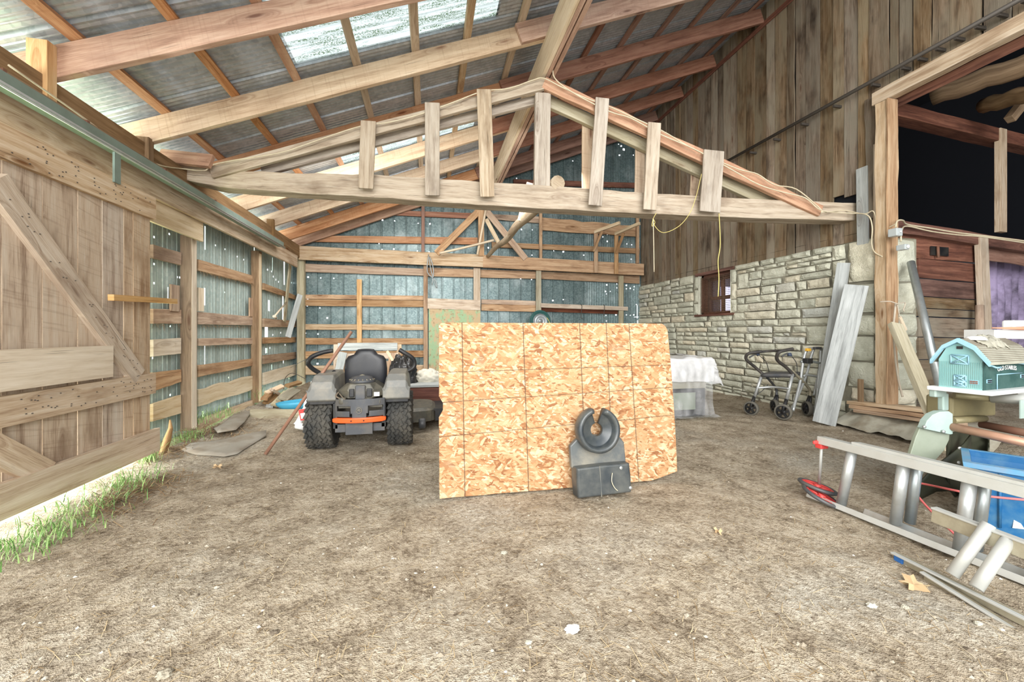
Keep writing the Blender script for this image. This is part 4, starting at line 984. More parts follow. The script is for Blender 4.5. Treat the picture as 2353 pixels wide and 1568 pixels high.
# ---------------- zero-turn mower, seen from behind
ml = thing('riding_mower', 'grey and orange riding mower parked with its back to the camera', 'mower', (-.9, 5.6, 0))
MM = Matrix.Translation(V((-.853, 5.45, 0)))
def mp(name, b, mats, parent=None, **k): return b.build(name, mats, parent or ml, **k)
def tyre(cx, cy, r, w_, n=26):
    b = MB(MM)
    pr = [(r*.55, -w_*.40), (r*.70, -w_*.48), (r*.86, -w_*.50), (r*.95, -w_*.42), (r*.975, -w_*.2), (r*.98, 0), (r*.975, w_*.2), (r*.95, w_*.42), (r*.86, w_*.50), (r*.70, w_*.48), (r*.55, w_*.40)]
    b.lathe(pr, (cx, cy, r), (1, 0, 0), 32)
    for j in range(6):
        for i in range(n):
            a = 2*math.pi*(i+(.5 if j % 2 else 0))/n; xx = (-.42+.168*j)*w_; rr = r*(.975 if 0 < j < 5 else .955)
            M2 = MM @ Matrix.Translation(V((cx, cy, r))) @ Matrix.Rotation(a, 4, 'X') @ Matrix.Translation(V((xx, 0, rr))) @ Matrix.Rotation(math.radians(24 if j % 2 else -24), 4, 'Z')
            old = b.M; b.M = M2; hw, hl, hh = w_*.058, r*.098, r*.06
            b.box((-hw, -hl, -hh*.6), (hw, hl, hh)); b.M = old
    o = mp('rear_wheel', b, M_RUBBER); b = MB(MM); b.lathe([(0, -w_*.3), (r*.2, -w_*.3), (r*.5, -w_*.36), (r*.56, -w_*.42), (r*.56, w_*.42), (r*.5, w_*.36), (0, w_*.3)], (cx, cy, r), (1, 0, 0), 24); mp('rim', b, M_DGREY, o)
    return o
tyre(-.483, .12, .345, .31); tyre(.483, .12, .345, .30)
for sx, cx in ((-1, -.425), (1, .45)):
    b = MB(MM); R_ = []
    for y, zb_2, zt, hw in ((-.24, .66, .80, .165), (-.21, .64, .88, .165), (-.12, .64, .955, .155), (.25, .64, .98, .15), (.5, .62, .97, .14), (.62, .57, .9, .11)):
        sec = [(-hw, zb_2), (-hw*1.02, zb_2+.12), (-hw*.86, zt-.05), (-hw*.7, zt), (hw*.7, zt), (hw*.86, zt-.05), (hw*1.02, zb_2+.12), (hw, zb_2), (hw*.9, zb_2), (-hw*.9, zb_2)]
        R_.append([V((cx+x, y, z)) for x, z in sec])
    b.loft(R_, sm=False); f = mp('fender', b, M_FEND, bevel=.022)
    b = MB(MM); b.box((cx-.15, -.20, .60), (cx+.15, .5, .66)); mp('fender_lining', b, M_BLACK, f, bevel=.01)
# seat
b = MB(MM); R_ = []
for z, hx, hy, yc, pw in ((.72, .24, .09, .22, 4), (.80, .265, .10, .20, 4), (1.0, .27, .09, .19, 4.5), (1.12, .258, .08, .18, 4), (1.17, .225, .075, .175, 3), (1.195, .15, .07, .17, 3), (1.235, .125, .062, .165, 3), (1.262, .10, .045, .165, 2.6), (1.268, .05, .03, .165, 2.4)):
    R_.append(ringsq((.03, yc, z), hx, hy, 0, 24, pw))
b.loft(R_); mp('seat_back', b, M_SEAT)
b = MB(MM); b.loft([ringsq((.03, .45, .70), .24, .24, 0, 24, 4), ringsq((.03, .45, .74), .26, .26, 0, 24, 4), ringsq((.03, .45, .80), .25, .25, 0, 24, 4), ringsq((.03, .45, .82), .21, .21, 0, 24, 4)]); mp('seat_cushion', b, M_SEAT)
ME = MM @ Matrix.Translation(V((.02, 0, .055)))
# engine
en = None
b = MB(ME); 
b.loft([[V(p) for p in q] for q in (
 [(-.26, -.18, .66), (-.14, -.27, .62), (.16, -.27, .62), (.28, -.18, .64), (.28, .12, .64), (-.26, .12, .66)],
 [(-.27, -.18, .71), (-.14, -.28, .72), (.16, -.28, .72), (.28, -.18, .72), (.28, .12, .72), (-.27, .12, .71)],
 [(-.17, -.16, .80), (-.12, -.25, .80), (.12, -.25, .80), (.17, -.16, .80), (.17, .12, .80), (-.17, .12, .80)])], sm=False)
en = mp('engine_shroud', b, M_ENG, bevel=.01)
b = MB(ME); b.loft([ringsq((0, -.08, .80), .165, .14, 0, 22, 2), ringsq((0, -.08, .825), .155, .13, 0, 22, 2), ringsq((0, -.08, .87), .12, .09, 0, 22, 2), ringsq((0, -.08, .885), .06, .05, 0, 22, 2)])
mp('air_screen', b, M_DGREY, en)
for i in range(9):
    a = math.pi*i/9; b = MB(ME); b.tube([(math.cos(a)*.155*s_, -.08+math.sin(a)*.13*s_, .832+.06*(1-abs(s_))) for s_ in (-1, -.7, -.4, 0, .4, .7, 1)], .006, 4); mp('screen_rib', b, M_ALUD, en)
b = MB(ME); b.box((-.05, -.30, .60), (.07, -.24, .78)); mp('air_duct', b, M_DGREY, en, bevel=.012)
b = MB(ME); b.box((-.12, -.295, .64), (-.06, -.26, .74)); b.box((.08, -.295, .64), (.15, -.26, .74)); mp('cooling_recess', b, M_BLACK, en, bevel=.01)
b = MB(ME); b.box((.17, -.287, .645), (.235, -.28, .695)); mp('label_sticker', b, M_WHITE, en)
b = MB(ME); b.tube(curve([(-.25, -.24, .70), (-.27, -.28, .66), (-.2, -.30, .62), (-.1, -.30, .57), (.0, -.28, .56)]), .010, 6); b.tube(curve([(-.24, -.23, .68), (-.18, -.30, .63), (-.1, -.31, .55)]), .008, 6); mp('fuel_hose', b, M_STOCK)
b = MB(ME); b.box((-.25, -.26, .50), (.27, .1, .60)); b.lathe([(0, 0), (.045, 0), (.045, .08), (0, .08)], (-.2, -.27, .56), (0, 0, 1), 12); b.lathe([(0, 0), (.05, 0), (.05, .07), (0, .07)], (.1, -.27, .56), (0, 0, 1), 12); b.box((.13, -.3, .55), (.25, -.2, .60)); mp('engine_block', b, M_ENG, bevel=.01)
MG = MM @ Matrix.Translation(V((.025, 0, .10))) @ Matrix.Scale(.93, 4, V((1, 0, 0)))
MU = MM @ Matrix.Translation(V((.02, 0, .155))) @ Matrix.Scale(.93, 4, V((1, 0, 0)))
# rear guard with emblem plate and openings
def arc(x, y0=-.34, dep=.06): return y0+dep*(x/.30)**2
b = MB(MG)
def gband(x0_, x1_, z0_, z1_, nseg=10):
    rg = []
    for i in range(nseg+1):
        x = x0_+(x1_-x0_)*i/nseg; y = arc(x); rg.append([(x, y, z0_), (x, y, z1_), (x, y+.025, z1_), (x, y+.025, z0_)])
    b.loft(rg, sm=False)
gband(-.305, .315, .49, .575, 14); gband(-.305, -.285, .33, .5, 2); gband(.295, .315, .33, .5, 2); gband(-.11, .11, .40, .5, 4); gband(-.30, -.12, .36, .43, 6); gband(.12, .31, .36, .43, 6); gband(-.09, .09, .28, .42, 4)
gd = mp('rear_guard', b, M_DGREY, bevel=.005)
b = MB(MG); yE = -.348; cz = .44
for q in range(12):
    a = 2*math.pi*q/12; a2 = 2*math.pi*(q+1)/12; b.tube([(.0+.034*math.cos(a), yE, cz+.036*math.sin(a)), (.0+.034*math.cos(a2), yE, cz+.036*math.sin(a2))], .004, 4)
b.tube([(-.014, yE, cz+.012), (-.014, yE, cz-.014)], .004, 4); b.tube([(.014, yE, cz+.012), (.014, yE, cz-.014)], .004, 4); b.tube([(-.014, yE, cz), (.014, yE, cz)], .004, 4); b.tube([(-.016, yE, cz+.018), (0, yE, cz+.012), (.016, yE, cz+.018)], .004, 4)
mp('crown_emblem', b, M_FEND, gd)
b = MB(MU); rg = []
for i in range(15):
    x = -.335+.67*i/14; y = -.36+.07*(x/.33)**2; h_ = .052 if 0 < i < 14 else .035; rg.append([(x, y, .265-h_*.6), (x, y-.004, .265+h_*.6), (x, y+.05, .265+h_*.6), (x, y+.05, .265-h_*.6)])
b.loft(rg, sm=False); bp_ = mp('orange_bumper', b, M_ORANGE, bevel=.01)
for x in (-.09, .065):
    b = MB(MU); b.lathe([(0, -.004), (.009, -.004), (.009, 0)], (x, -.362, .265), (0, 1, 0), 8); mp('bolt_hole', b, M_BLACK, bp_)
b = MB(MM); b.box((.22, -.1, .60), (.34, .3, .64)); mp('orange_frame_rail', b, M_ORANGE)
b = MB(MM); b.box((-.15, -.25, .225), (.17, -.22, .37)); b.box((-.28, -.2, .25), (.31, -.1, .35)); mp('hitch_plate', b, M_DGREY, bevel=.005)
b = MB(MM); b.box((-.28, .0, .20), (.28, .9, .46)); b.box((-.30, -.2, .30), (-.25, .3, .62)); b.box((.27, -.2, .30), (.32, .3, .62)); b.tube([(-.2, -.26, .46), (-.05, -.26, .445)], .02, 8); b.tube([(.06, -.26, .445), (.2, -.26, .46)], .02, 8); mp('chassis', b, M_BLACK)
for s_ in (-1, 1):
    cx = -.0; pts = [(-.62, .45, .93), (-.70, .40, 1.0), (-.735, .35, 1.08), (-.68, .33, 1.16), (-.55, .33, 1.215), (-.42, .33, 1.24)] if s_ < 0 else [(.44, .33, .94), (.56, .33, .945), (.64, .35, .99), (.655, .35, 1.06), (.62, .33, 1.13), (.52, .31, 1.20), (.45, .31, 1.245)]
    b = MB(MM); b.tube(curve(pts), .030, 8); mp('steering_lever', b, M_BLACKH if False else M_BLACK)
b = MB(MM); b.tube(curve([(-.62, .3, .90), (-.52, .25, .915), (-.42, .2, .925), (-.36, .15, .97)]), .028, 8); mp('parking_brake_handle', b, M_BLACK)
# deck, guard wheels, front casters
b = MB(MM); b.loft([ringsq((.05, 1.15, .14), .92, .5, 0, 28, 5), ringsq((.05, 1.15, .30), .92, .5, 0, 28, 5), ringsq((.05, 1.15, .34), .86, .44, 0, 28, 5)], sm=False); mp('mower_deck', b, M_ENG)
b = MB(MM); b.box((.9, .8, .28), (1.35, 1.5, .31)); b.box((.95, .8, .16), (1.0, .83, .30)); b.box((.95, .78, .13), (1.38, .80, .3)); mp('discharge_chute', b, M_BLACK)
for x, y in ((-.77, .5), (.76, .50)):
    b = MB(MM); b.lathe([(.0, -.045), (.06, -.05), (.078, -.03), (.078, .03), (.06, .05), (0, .045)], (x, y, .16), (1, 0, 0), 18); mp('guard_wheel', b, M_DGREY)
for x in (-.55, .6):
    b = MB(MM); b.lathe([(.03, -.07), (.13, -.07), (.165, -.04), (.165, .04), (.13, .07), (.03, .07)], (x, 1.95, .165), (1, 0, 0), 18); mp('caster_wheel', b, M_RUBBER)
    b = MB(MM); b.tube([(x, 1.95, .16), (x, 1.95, .40), (x*.5, 1.5, .42), (x*.5, .8, .36)], .03, 6); mp('caster_arm', b, M_DGREY)

# ---------------- pole leaning on the mower
b = MB(); a = P(610, 1044, Z=0.0); c = P(808, 762, Y=5.60)
b.tube([a, c], .021, 8); tag(b.build('wooden_pole', W_STICK), 'long round reddish wooden pole leaning across the mower', 'pole')

# ---------------- behind the mower: wood, pallet, bags, hull
t = thing('pallet', 'grey slatted pallet standing against the back wall behind the mower', 'pallet', P(850, 860, Y=9.0))
b = MB()
def pal(name, a, c, w_, mat=W_GREYP, Y=9.0, t_=.05):
    b = MB(); b.board(P(*a, Y=Y), P(*c, Y=Y), w_, t_, (0, -1, 0), segs=4, jit=.004); return b.build(name, mat, t)
pal('top_slat', (776, 797), (913, 796), .15, W_SILV); pal('slat', (770, 820), (915, 818), .12, W_RAIL); pal('slat', (770, 845), (915, 843), .14, W_GIRT); pal('slat', (770, 872), (915, 870), .14, W_GREYP)
for x in (772, 846, 917): pal('stringer', (x, 925), (x, 792), .10, W_RAIL, 9.08, .1)
pal('loose_slat', (772, 878), (788, 810), .16, W_SILV, 8.9)
for x in (776, 786, 796):
    pass
b = MB()
for i in range(7):
    b.board(P(885+i*4, 915-i*3, Y=8.6), P(905-i*6, 812+i*9, Y=8.7), .09, .04, (.3, -1, 0))
tag(b.build('scrap_board', W_GIRT), 'jumble of short broken boards right of the mower seat', 'boards', kind='stuff')
tboard('wood_lath', P(912, 845, Y=7.6), P(889, 807, Y=7.9), .05, .02, (0, -1, 0), W_FRESH, 'thin pale slat sticking up beside the black bag', 'slat')
def bag(name, c, sx, sy, sz, mat, label, cat, seed, amp=.12, fr=4.0):
    b = MB(); nn = 26; m_ = 18
    def f(a, e):
        th = 2*math.pi*a; ph = math.pi*e; d = V((math.cos(th)*math.sin(ph), math.sin(th)*math.sin(ph), math.cos(ph)))
        r = 1+amp*noise.noise(d*fr+V((seed, 0, 0)))+amp*.7*abs(noise.noise(d*fr*2.5+V((0, seed, 0))))
        z = d.z
        return (c[0]+d.x*sx*r, c[1]+d.y*sy*r, max(c[2]+z*sz*r, c[2]-sz*.7))
    b.grid(nn*2, m_*2, f); return tag(b.build(name, mat), label, cat)
p = P(927, 855, Y=7.6); bag('rubbish_bag', (p.x-.02, 7.6, p.z-.12), .24, .2, .38, M_BAG, 'shiny black rubbish bag beside the right mower lever', 'bag', 3, .3, 3)
p = P(984, 868, Y=7.7); bag('feed_sack', (p.x, 7.7, p.z-.02), .24, .2, .18, M_SACK, 'small crumpled white sack on the brown hull', 'sack', 8, .2, 4)
b = MB(); p = P(925, 840, Y=7.5); b.board(P(937, 862, Y=7.4), P(941, 885, Y=7.4), .08, .05, (0, -1, 0)); tag(b.build('dark_box', M_BLACK), 'small dark case beside the white sack', 'case')
t = thing('boat_hull', 'maroon wood-grain hull with a pale rim lying between mower and strand board', 'boat', (.6, 7.4, .2))
b = MB(); rg = []; pl = P(938, 887, Y=7.25); pr_ = P(1080, 884, Y=7.25); zt = pl.z-.03; zl = P(940, 950, Y=7.25).z
for i in range(13):
    x = pl.x-.1+(pr_.x-pl.x+.6)*i/12; rg.append([(x, 7.25+.25*(1-math.cos(a))-.14*math.sin(a), zt+(zl-zt)*a/1.57) for a in [1.57*q/8 for q in range(9)]]+[(x, 8.0, zl), (x, 8.0, zt)])
b.loft(rg); b.build('hull', M_MAROON, t)
b = MB(); b.box((pl.x-.12, 7.2, zt), (pr_.x+.5, 7.98, zt+.05), ax=0); b.build('rim', W_SILV, t, bevel=.01)
b = MB(); b.box((pl.x, 7.4, -.05), (pr_.x+.3, 7.9, zl+.01)); b.build('cradle', W_BROWN, t)
# hose reel on the back wall
t = thing('hose_reel', 'round hose reel with green hose on the back wall above the strand board', 'hose reel', P(1241, 760, Y=11.6))
c = P(1241, 738, Y=11.6)
b = MB(); b.lathe([(.0, -.04), (.06, -.04), (.065, 0), (.12, .0), (.13, -.03), (.14, 0), (.20, .0), (.21, -.04), (.22, .0), (.22, .05), (0, .05)], c, (0, 1, 0), 28); b.build('drum', M_HUBG, t)
for i in range(4):
    b = MB(); r = .24+.025*i; b.tube([c+V((math.cos(a)*r+.01*math.sin(i), -.03+.03*(i % 2), math.sin(a)*r)) for a in [2*math.pi*q/28 for q in range(28)]], .016, 6, closed=True); b.build('hose_coil', M_HOSE, t)
seg_cable([c+V((.2, -.05, .1)), c+V((.28, -.06, -.05)), c+V((.30, -.06, -.25)), c+V((.24, -.05, -.6))], .010, M_YROPE, 'yellow_cord', 'yellow cord hanging beside the hose reel', 'cord')
seg_cable([P(985, 585, Y=11.62), P(982, 625, Y=11.62), P(1001, 645, Y=11.62), P(1003, 662, Y=11.62), P(990, 620, Y=11.62), P(987, 590, Y=11.62), P(996, 620, Y=11.62), P(993, 655, Y=11.62)], .014, M_HUBG, 'hanging_wire', 'tangled grey wire loops hanging from the beam above the green door', 'wire')

# ---------------- left clutter
t = thing('garden_chair', 'white plastic garden chair lying tipped behind the left mower wheel', 'chair', G(690, 985))
b = MB(); b.tube(curve([P(722, 878, d=6.3), P(712, 920, d=6.2), P(690, 965, d=6.0), P(681, 978, d=5.95)]), [.05]*6*3+[.055], 8); b.build('back_post', M_WHITE, t)
for i, (a, m_, c) in enumerate([((722, 905), (706, 915), (700, 935)), ((735, 915), (708, 922), (700, 945)), ((722, 940), (702, 942), (695, 955)), ((720, 950), (700, 955), (690, 970))]):
    b = MB(); b.tube(curve([P(a[0]+20, a[1]-3, d=6.5), P(*a, d=6.4), P(*m_, d=6.2), P(*c, d=6.05)]), .022, 6); b.build('slat', M_WHITE, t)
b = MB(); b.tube([P(681, 978, d=5.95), P(700, 982, d=5.95)], .05, 8); b.build('foot', M_WHITE, t)
b = MB(); a = P(688, 955, d=5.8); c = P(704, 952, d=5.8); b.board(a, c, .16, .01, (0, -1, 0)); s = tag(b.build('red_tag', M_RED), 'small red-edged tag by the left mower wheel', 'tag')
b = MB(); b.board(P(691, 957, d=5.78), P(702, 955, d=5.78), .08, .01, (0, -1, 0)); b.build('white_panel', M_WHITE, s)
b = MB(); c = P(692, 925, d=7.2); R_ = []
for z, s_ in ((-.10, .7), (-.02, .95), (.03, 1.0), (.04, .92), (-.02, .8), (-.04, .3)):
    R_.append([c+V((.42*s_*math.cos(a), .2*s_*math.sin(a), z+.03*math.cos(a))) for a in [2*math.pi*q/26 for q in range(26)]])
b.loft(R_); tag(b.build('plastic_sled', M_SLED), 'bright blue plastic sled on the ground left of the mower', 'sled')
b = MB(); p0_ = P(650, 955, Z=.06); b.board(P(574, 953, Z=.05), P(703, 952, Z=.05), .17, .06, (0, -1, .1), segs=8, jit=.006); tag(b.build('kerb_plank', W_GREYP), 'long muddy plank lying on edge left of the mower', 'plank')
# two mats
def mat(name, poly, lab, h=.03, seed=1, Z=.03):
    b = MB(); pts = [P(x, y, Z=Z) for x, y in poly]; c = sum(pts, V())/len(pts); N = len(pts)
    den = [];
    for i in range(N):
        for q in range(4): den.append(pts[i].lerp(pts[(i+1) % N], q/4))
    def zz(p, f): return p+V((0, 0, h*noise.noise(V((p.x*2+seed, p.y*2, 0)))+.02*f))
    rings = [[zz(c.lerp(p, s_), 1-s_) for p in den] for s_ in (1, .8, .5, .2, .02)]
    bot = [[p-V((0, 0, .022)) for p in den]]
    b.loft([bot[0]]+rings); return tag(b.build(name, M_MAT), lab, 'mat', 'rubber mats')
mat('rubber_mat', [(418, 1033), (440, 1018), (500, 1010), (560, 1000), (612, 990), (612, 1000), (590, 1012), (545, 1040), (515, 1046), (450, 1042)], 'dusty grey rubber mat lying flat near the first left post')
mat('rubber_mat', [(492, 983), (530, 960), (572, 934), (578, 945), (562, 968), (542, 985), (500, 992)], 'curled grey mat by the wall between the two left posts', .06, 5, .07)
b = MB(); b.tube([P(370, 1058, d=4.9), P(385, 1010, d=4.95), P(392, 985, d=5.0), P(391, 965, d=5.0)], [.040, .042, .026, .008], 7); tag(b.build('wooden_stake', W_BROWN), 'broken wooden stake standing in the straw by the door corner', 'stake')
R = random.Random(31)
SCR = [(612, 902, 650, 885, .1, W_FRESH), (625, 893, 645, 905, .08, W_RAIL), (610, 925, 640, 905, .12, W_BROWN), (630, 930, 660, 900, .14, W_GREYP), (618, 940, 625, 915, .13, W_SILV), (640, 920, 672, 890, .10, W_GREYP), (607, 915, 622, 900, .12, W_GIRT), (650, 915, 680, 893, .2, W_GREYP), (660, 885, 690, 876, .1, W_BROWN)]
sl = ['pale square-cut block on the scrap heap', 'short orange piece across the scrap heap', 'dark board low in the scrap heap', 'grey board slanting over the scrap heap front', 'tilted grey slate-like piece at the front of the scrap heap', 'long grey strip on the right of the scrap heap', 'short stub at the left of the scrap heap by the post', 'wide flat grey board behind the blue sled', 'brown board at the back of the scrap heap by the corner post']
for i, (x0_, y0_, x1_, y1_, w_, mt) in enumerate(SCR):
    a = P(x0_, y0_, d=7.9-.05*i); c = P(x1_, y1_, d=8.3-.04*i); a.z = max(a.z, .04); tboard('scrap_wood', a, c, w_, .05, (.2, -.6, .8), mt, sl[i], 'board', 'scrap wood pile')
seg_cable([P(668, 845, d=9), P(700, 828, d=8.6), P(730, 822, d=8.4)], .006, M_HUBG, 'loose_wire', 'thin wire arching out from the left back corner', 'wire')
seg_cable([P(652, 895, d=8.5), P(655, 870, d=8.5), P(672, 858, d=8.5), P(700, 870, d=8.5)], .007, M_ROD, 'loose_wire', 'bent dark wire rising from the scrap heap', 'wire')

# ---------------- covered boxes by the stone wall
t = thing('storage_box', 'dark box under clear plastic sheeting near the stone wall', 'box', (4.2, 6.5, 0))
b = MB(); b.box((3.72, 6.25, 0), (4.83, 7.1, .82)); b.build('case', M_VOID, t, bevel=.01)
b = MB(); b.box((4.05, 6.235, .12), (4.62, 6.255, .42)); b.build('front_panel', plain('pale_green_panel', (150, 156, 140), .7), t)
b = MB(); b.box((3.75, 6.2, .5), (4.80, 6.24, .8)); b.build('upper_panel', M_SHELF, t)
b = MB(); b.box((4.85, 6.9, .62), (5.35, 7.5, 1.0)); b.box((4.9, 7.0, 0), (5.0, 7.1, .62)); b.box((5.2, 7.0, 0), (5.3, 7.1, .62)); tag(b.build('side_table', W_GREYP), 'small stand half hidden under the plastic sheeting beside the wall', 'stand')
def dr(a, s_):   # a across 0..1, s_ arclength 0..1: top back -> front edge -> down
    x = 3.62+1.30*a; L = s_*1.95
    wv = noise.noise(V((a*5, s_*3, 1))); wv2 = noise.noise(V((a*13, s_*6, 4)))
    if L < .75: return (x, 7.0-L, 1.02+.04*wv*(.5+L)+.01*wv2)
    q = L-.75; z = 1.03-q; y = 6.22-.02-.07*abs(wv)*q-.05*wv2*min(q*2, 1)-.05*q
    if z < .03: y -= (.03-z)*.9; z = .03+.05*abs(wv2)
    return (x+.03*wv*q, y, z)
cov = thing('plastic_sheeting', 'crumpled clear plastic sheeting draped over the boxes beside the strand board', 'plastic sheeting', (4.3, 6.3, 0))
b = MB(); b.grid(44, 60, dr); b.build('clear_drape', M_FILM, cov)
def dr2(a, s_):
    x, y, z = dr(a, s_*.60); L = s_*.60*1.95
    return (x+.01, y-.02-.03*abs(noise.noise(V((a*7, s_*4, 8)))), z+.012-.0+(.06*noise.noise(V((a*4, 2, 2))) if s_ > .95 else 0))
b = MB(); b.grid(40, 36, dr2); b.build('folded_top_layer', M_FILMW, cov)
def dr3(a, s_):
    x = 4.86+.72*a; wv = noise.noise(V((a*4, s_*4, 11))); wv2 = noise.noise(V((a*9, s_*9, 3)))
    top = 1.04-.10*a*a; z = top-s_*(.22+.30*math.sin(a*2.4)); y = 6.95-.15*s_-.08*wv-.04*wv2
    if a > .9: z -= .1*(a-.9)*10*s_
    return (x+.08*s_*a, y, z)
b = MB(); b.grid(28, 22, dr3)
b.grid(24, 8, lambda a, s_: (4.86+.72*a, 6.95+.6*s_, 1.04-.10*a*a+.03*noise.noise(V((a*5, s_*4, 0))))); b.build('side_drape', M_FILMW, cov)

# ---------------- rollator walker
t = thing('rollator', 'four-wheeled rollator walker with a dark seat and black handle loops', 'walker', P(1790, 960, d=6.95))
dA, dB, dC, dD = 7.1, 6.72, 7.35, 7.05
def rt(name, pts, r, mat, parent=None, smooth=True):
    b = MB(); q = [P(x, y, d=d) for x, y, d in pts]; b.tube(curve(q) if smooth and len(q) > 2 else q, r, 8); return b.build(name, mat, parent or t)
for i, (x, y, d, r, lb) in enumerate([(1726, 938, dA, .125, 1), (1800, 946, dB, .135, 1), (1780, 934, dC, .12, 0), (1855, 939, dD, .13, 0)]):
    c = P(x, y, d=d); c.z = r+.005; ax = V((1, .45, 0)) if i < 2 else V((.95, -.35, 0)); ax.normalize()
    b = MB(); b.lathe([(r*.8, -.03), (r*.96, -.032), (r, -.015), (r, .015), (r*.96, .032), (r*.8, .03), (r*.8, -.03)], c, ax, 26, cap=False); whl = b.build('wheel', plain('wheel_tread', (104, 100, 90), .8) if i == 0 else bpy.data.materials['wheel_tread'], t)
    b = MB(); b.lathe([(0, -.035), (r*.22, -.035), (r*.25, -.02), (r*.3, -.016), (r*.3, .016), (r*.2, .02), (0, .03)], c, ax, 16)
    px_ = ax.cross(V((0, 0, 1))).normalized()
    for q in range(5):
        a = 2*math.pi*q/5+.3; dd = px_*math.cos(a)+V((0, 0, 1))*math.sin(a); b.board(c+dd*r*.2, c+dd*r*.86, r*.30, .025, ax)
    b.lathe([(r*.68, -.026), (r*.83, -.028), (r*.83, .028), (r*.68, .026), (r*.68, -.026)], c, ax, 26, cap=False); b.build('hub', M_BLACK, whl)
    f = P({0: 1733, 1: 1807, 2: 1785, 3: 1861}[i], {0: 912, 1: 918, 2: 908, 3: 910}[i], d=d)
    b = MB(); b.tube([c+ax*.05, f], [.018, .028], 6); b.tube([c-ax*.05, f], [.018, .028], 6); b.build('fork', M_BLACK, t)
rt('leg', [(1733, 915, dA), (1752, 858, dA+.02)], .025, M_ALU); rt('leg', [(1807, 920, dB), (1822, 858, dB+.05)], .025, M_ALU)
rt('leg', [(1784, 910, dC), (1783, 893, dC), (1763, 868, dA+.05)], .022, M_DGREY); rt('leg', [(1861, 912, dD), (1858, 892, dD), (1820, 853, dB+.1)], .024, M_ALUD)
hl_ = rt('handle', [(1753, 860, dA+.02), (1735, 844, dA+.05), (1717, 829, dA+.02), (1714, 820, dA), (1722, 812, dA-.05), (1745, 809, dA-.1), (1750, 808, dA-.1)], .026, M_BLACKH)
rt('handle', [(1824, 862, dB+.05), (1806, 844, dB+.05), (1788, 830, dB), (1785, 819, dB-.05), (1792, 809, dB-.1), (1812, 804, dB-.1), (1822, 802, dB-.1)], .028, M_BLACKH)
rt('backrest_bar', [(1748, 809, dA-.1), (1770, 807, dA-.15), (1800, 806, dB)], .022, M_BLACKH)
rt('cross_bar', [(1741, 892, dA), (1775, 890, dA-.1), (1814, 894, dB)], .02, M_ALU); rt('cross_bar', [(1783, 893, dC), (1858, 897, dD)], .016, M_ALUD)
rt('brake_lever', [(1722, 822, dA), (1735, 815, dA), (1742, 818, dA)], .014, M_DGREY); rt('brake_lever', [(1796, 820, dB), (1808, 813, dB), (1818, 818, dB)], .014, M_DGREY)
b = MB(); b.loft([ringsq(P(1742, 817, d=dA), .03, .03, 0, 10, 2.5), ringsq(P(1740, 811, d=dA), .03, .03, 0, 10, 2.5)]); b.loft([ringsq(P(1815, 819, d=dB), .035, .035, 0, 10, 2.5), ringsq(P(1813, 811, d=dB), .03, .03, 0, 10, 2.5)]); b.build('brake_housing', plain('blue_grey_plastic', (62, 72, 92), .5), t)
rt('brake_cable', [(1745, 818, dA), (1760, 832, dA), (1768, 858, dA)], .006, M_BLACK); rt('brake_cable', [(1820, 820, dB), (1830, 835, dB), (1832, 858, dB)], .006, M_BLACK); rt('brake_cable', [(1738, 908, dA), (1752, 898, dA), (1765, 884, dA)], .006, M_BLACK)
sa, sb, sc_, sd_ = P(1748, 862, d=dA-.02), P(1822, 862, d=dB+.02), P(1840, 858, d=dD), P(1768, 857, d=dC)
b = MB(); rg = []
for dz, s_ in ((-.05, .86), (-.03, .98), (.0, 1.0), (.025, .93), (.035, .6)):
    cc = (sa+sb+sc_+sd_)/4; ring = []
    for a_, c_ in ((sa, sb), (sb, sc_), (sc_, sd_), (sd_, sa)):
        for q in range(6): p = a_.lerp(c_, q/6); ring.append(cc+(p-cc)*s_+V((0, 0, dz+.012*noise.noise(p*6))))
    rg.append(ring)
b.loft(rg); b.build('seat', M_DGREY, t)
# ---------------- folded walking frame behind
t = thing('walking_frame', 'folded silver walking frame with a yellow clip between rollator and leaning planks', 'walker', P(1840, 960, d=7.4))
d0 = 7.02
rt('leg', [(1822, 945, d0-.3), (1838, 880, d0-.1), (1846, 830, d0), (1852, 808, d0), (1862, 801, d0)], .024, M_ALU); rt('leg', [(1815, 952, d0-.3), (1850, 870, d0), (1864, 820, d0+.1), (1870, 803, d0+.1)], .022, M_ALU)
rt('leg', [(1874, 955, d0-.3), (1878, 900, d0-.1), (1884, 840, d0), (1886, 805, d0)], .024, M_ALU); rt('leg', [(1870, 910, d0), (1880, 860, d0+.1), (1890, 805, d0+.1)], .02, M_ALU)
rt('top_rail', [(1860, 802, d0), (1880, 800, d0), (1898, 805, d0)], .025, M_ALU); rt('mid_rail', [(1840, 832, d0), (1860, 830, d0), (1896, 838, d0)], .022, M_STEEL)
rt('low_rail', [(1846, 866, d0), (1855, 862, d0), (1892, 868, d0)], .02, M_ALU); rt('low_rail', [(1815, 902, d0), (1838, 903, d0), (1855, 905, d0)], .016, M_ALUD)
b = MB(); c = P(1856, 829, d=d0-.05); b.box(c-V((.06, .05, .05)), c+V((.06, .05, .04))); b.build('folding_joint', M_BLACK, t, bevel=.01)
b = MB(); c = P(1857, 804, d=d0-.04); b.box(c-V((.04, .03, .025)), c+V((.04, .03, .025))); tag(b.build('clip', M_YELP, t, bevel=.01), 'yellow clip')
b = MB(); c = P(1878, 800, d=d0-.04); b.box(c-V((.07, .03, .02)), c+V((.07, .03, .02))); b.build('hand_grip', M_DGREY, t, bevel=.01)

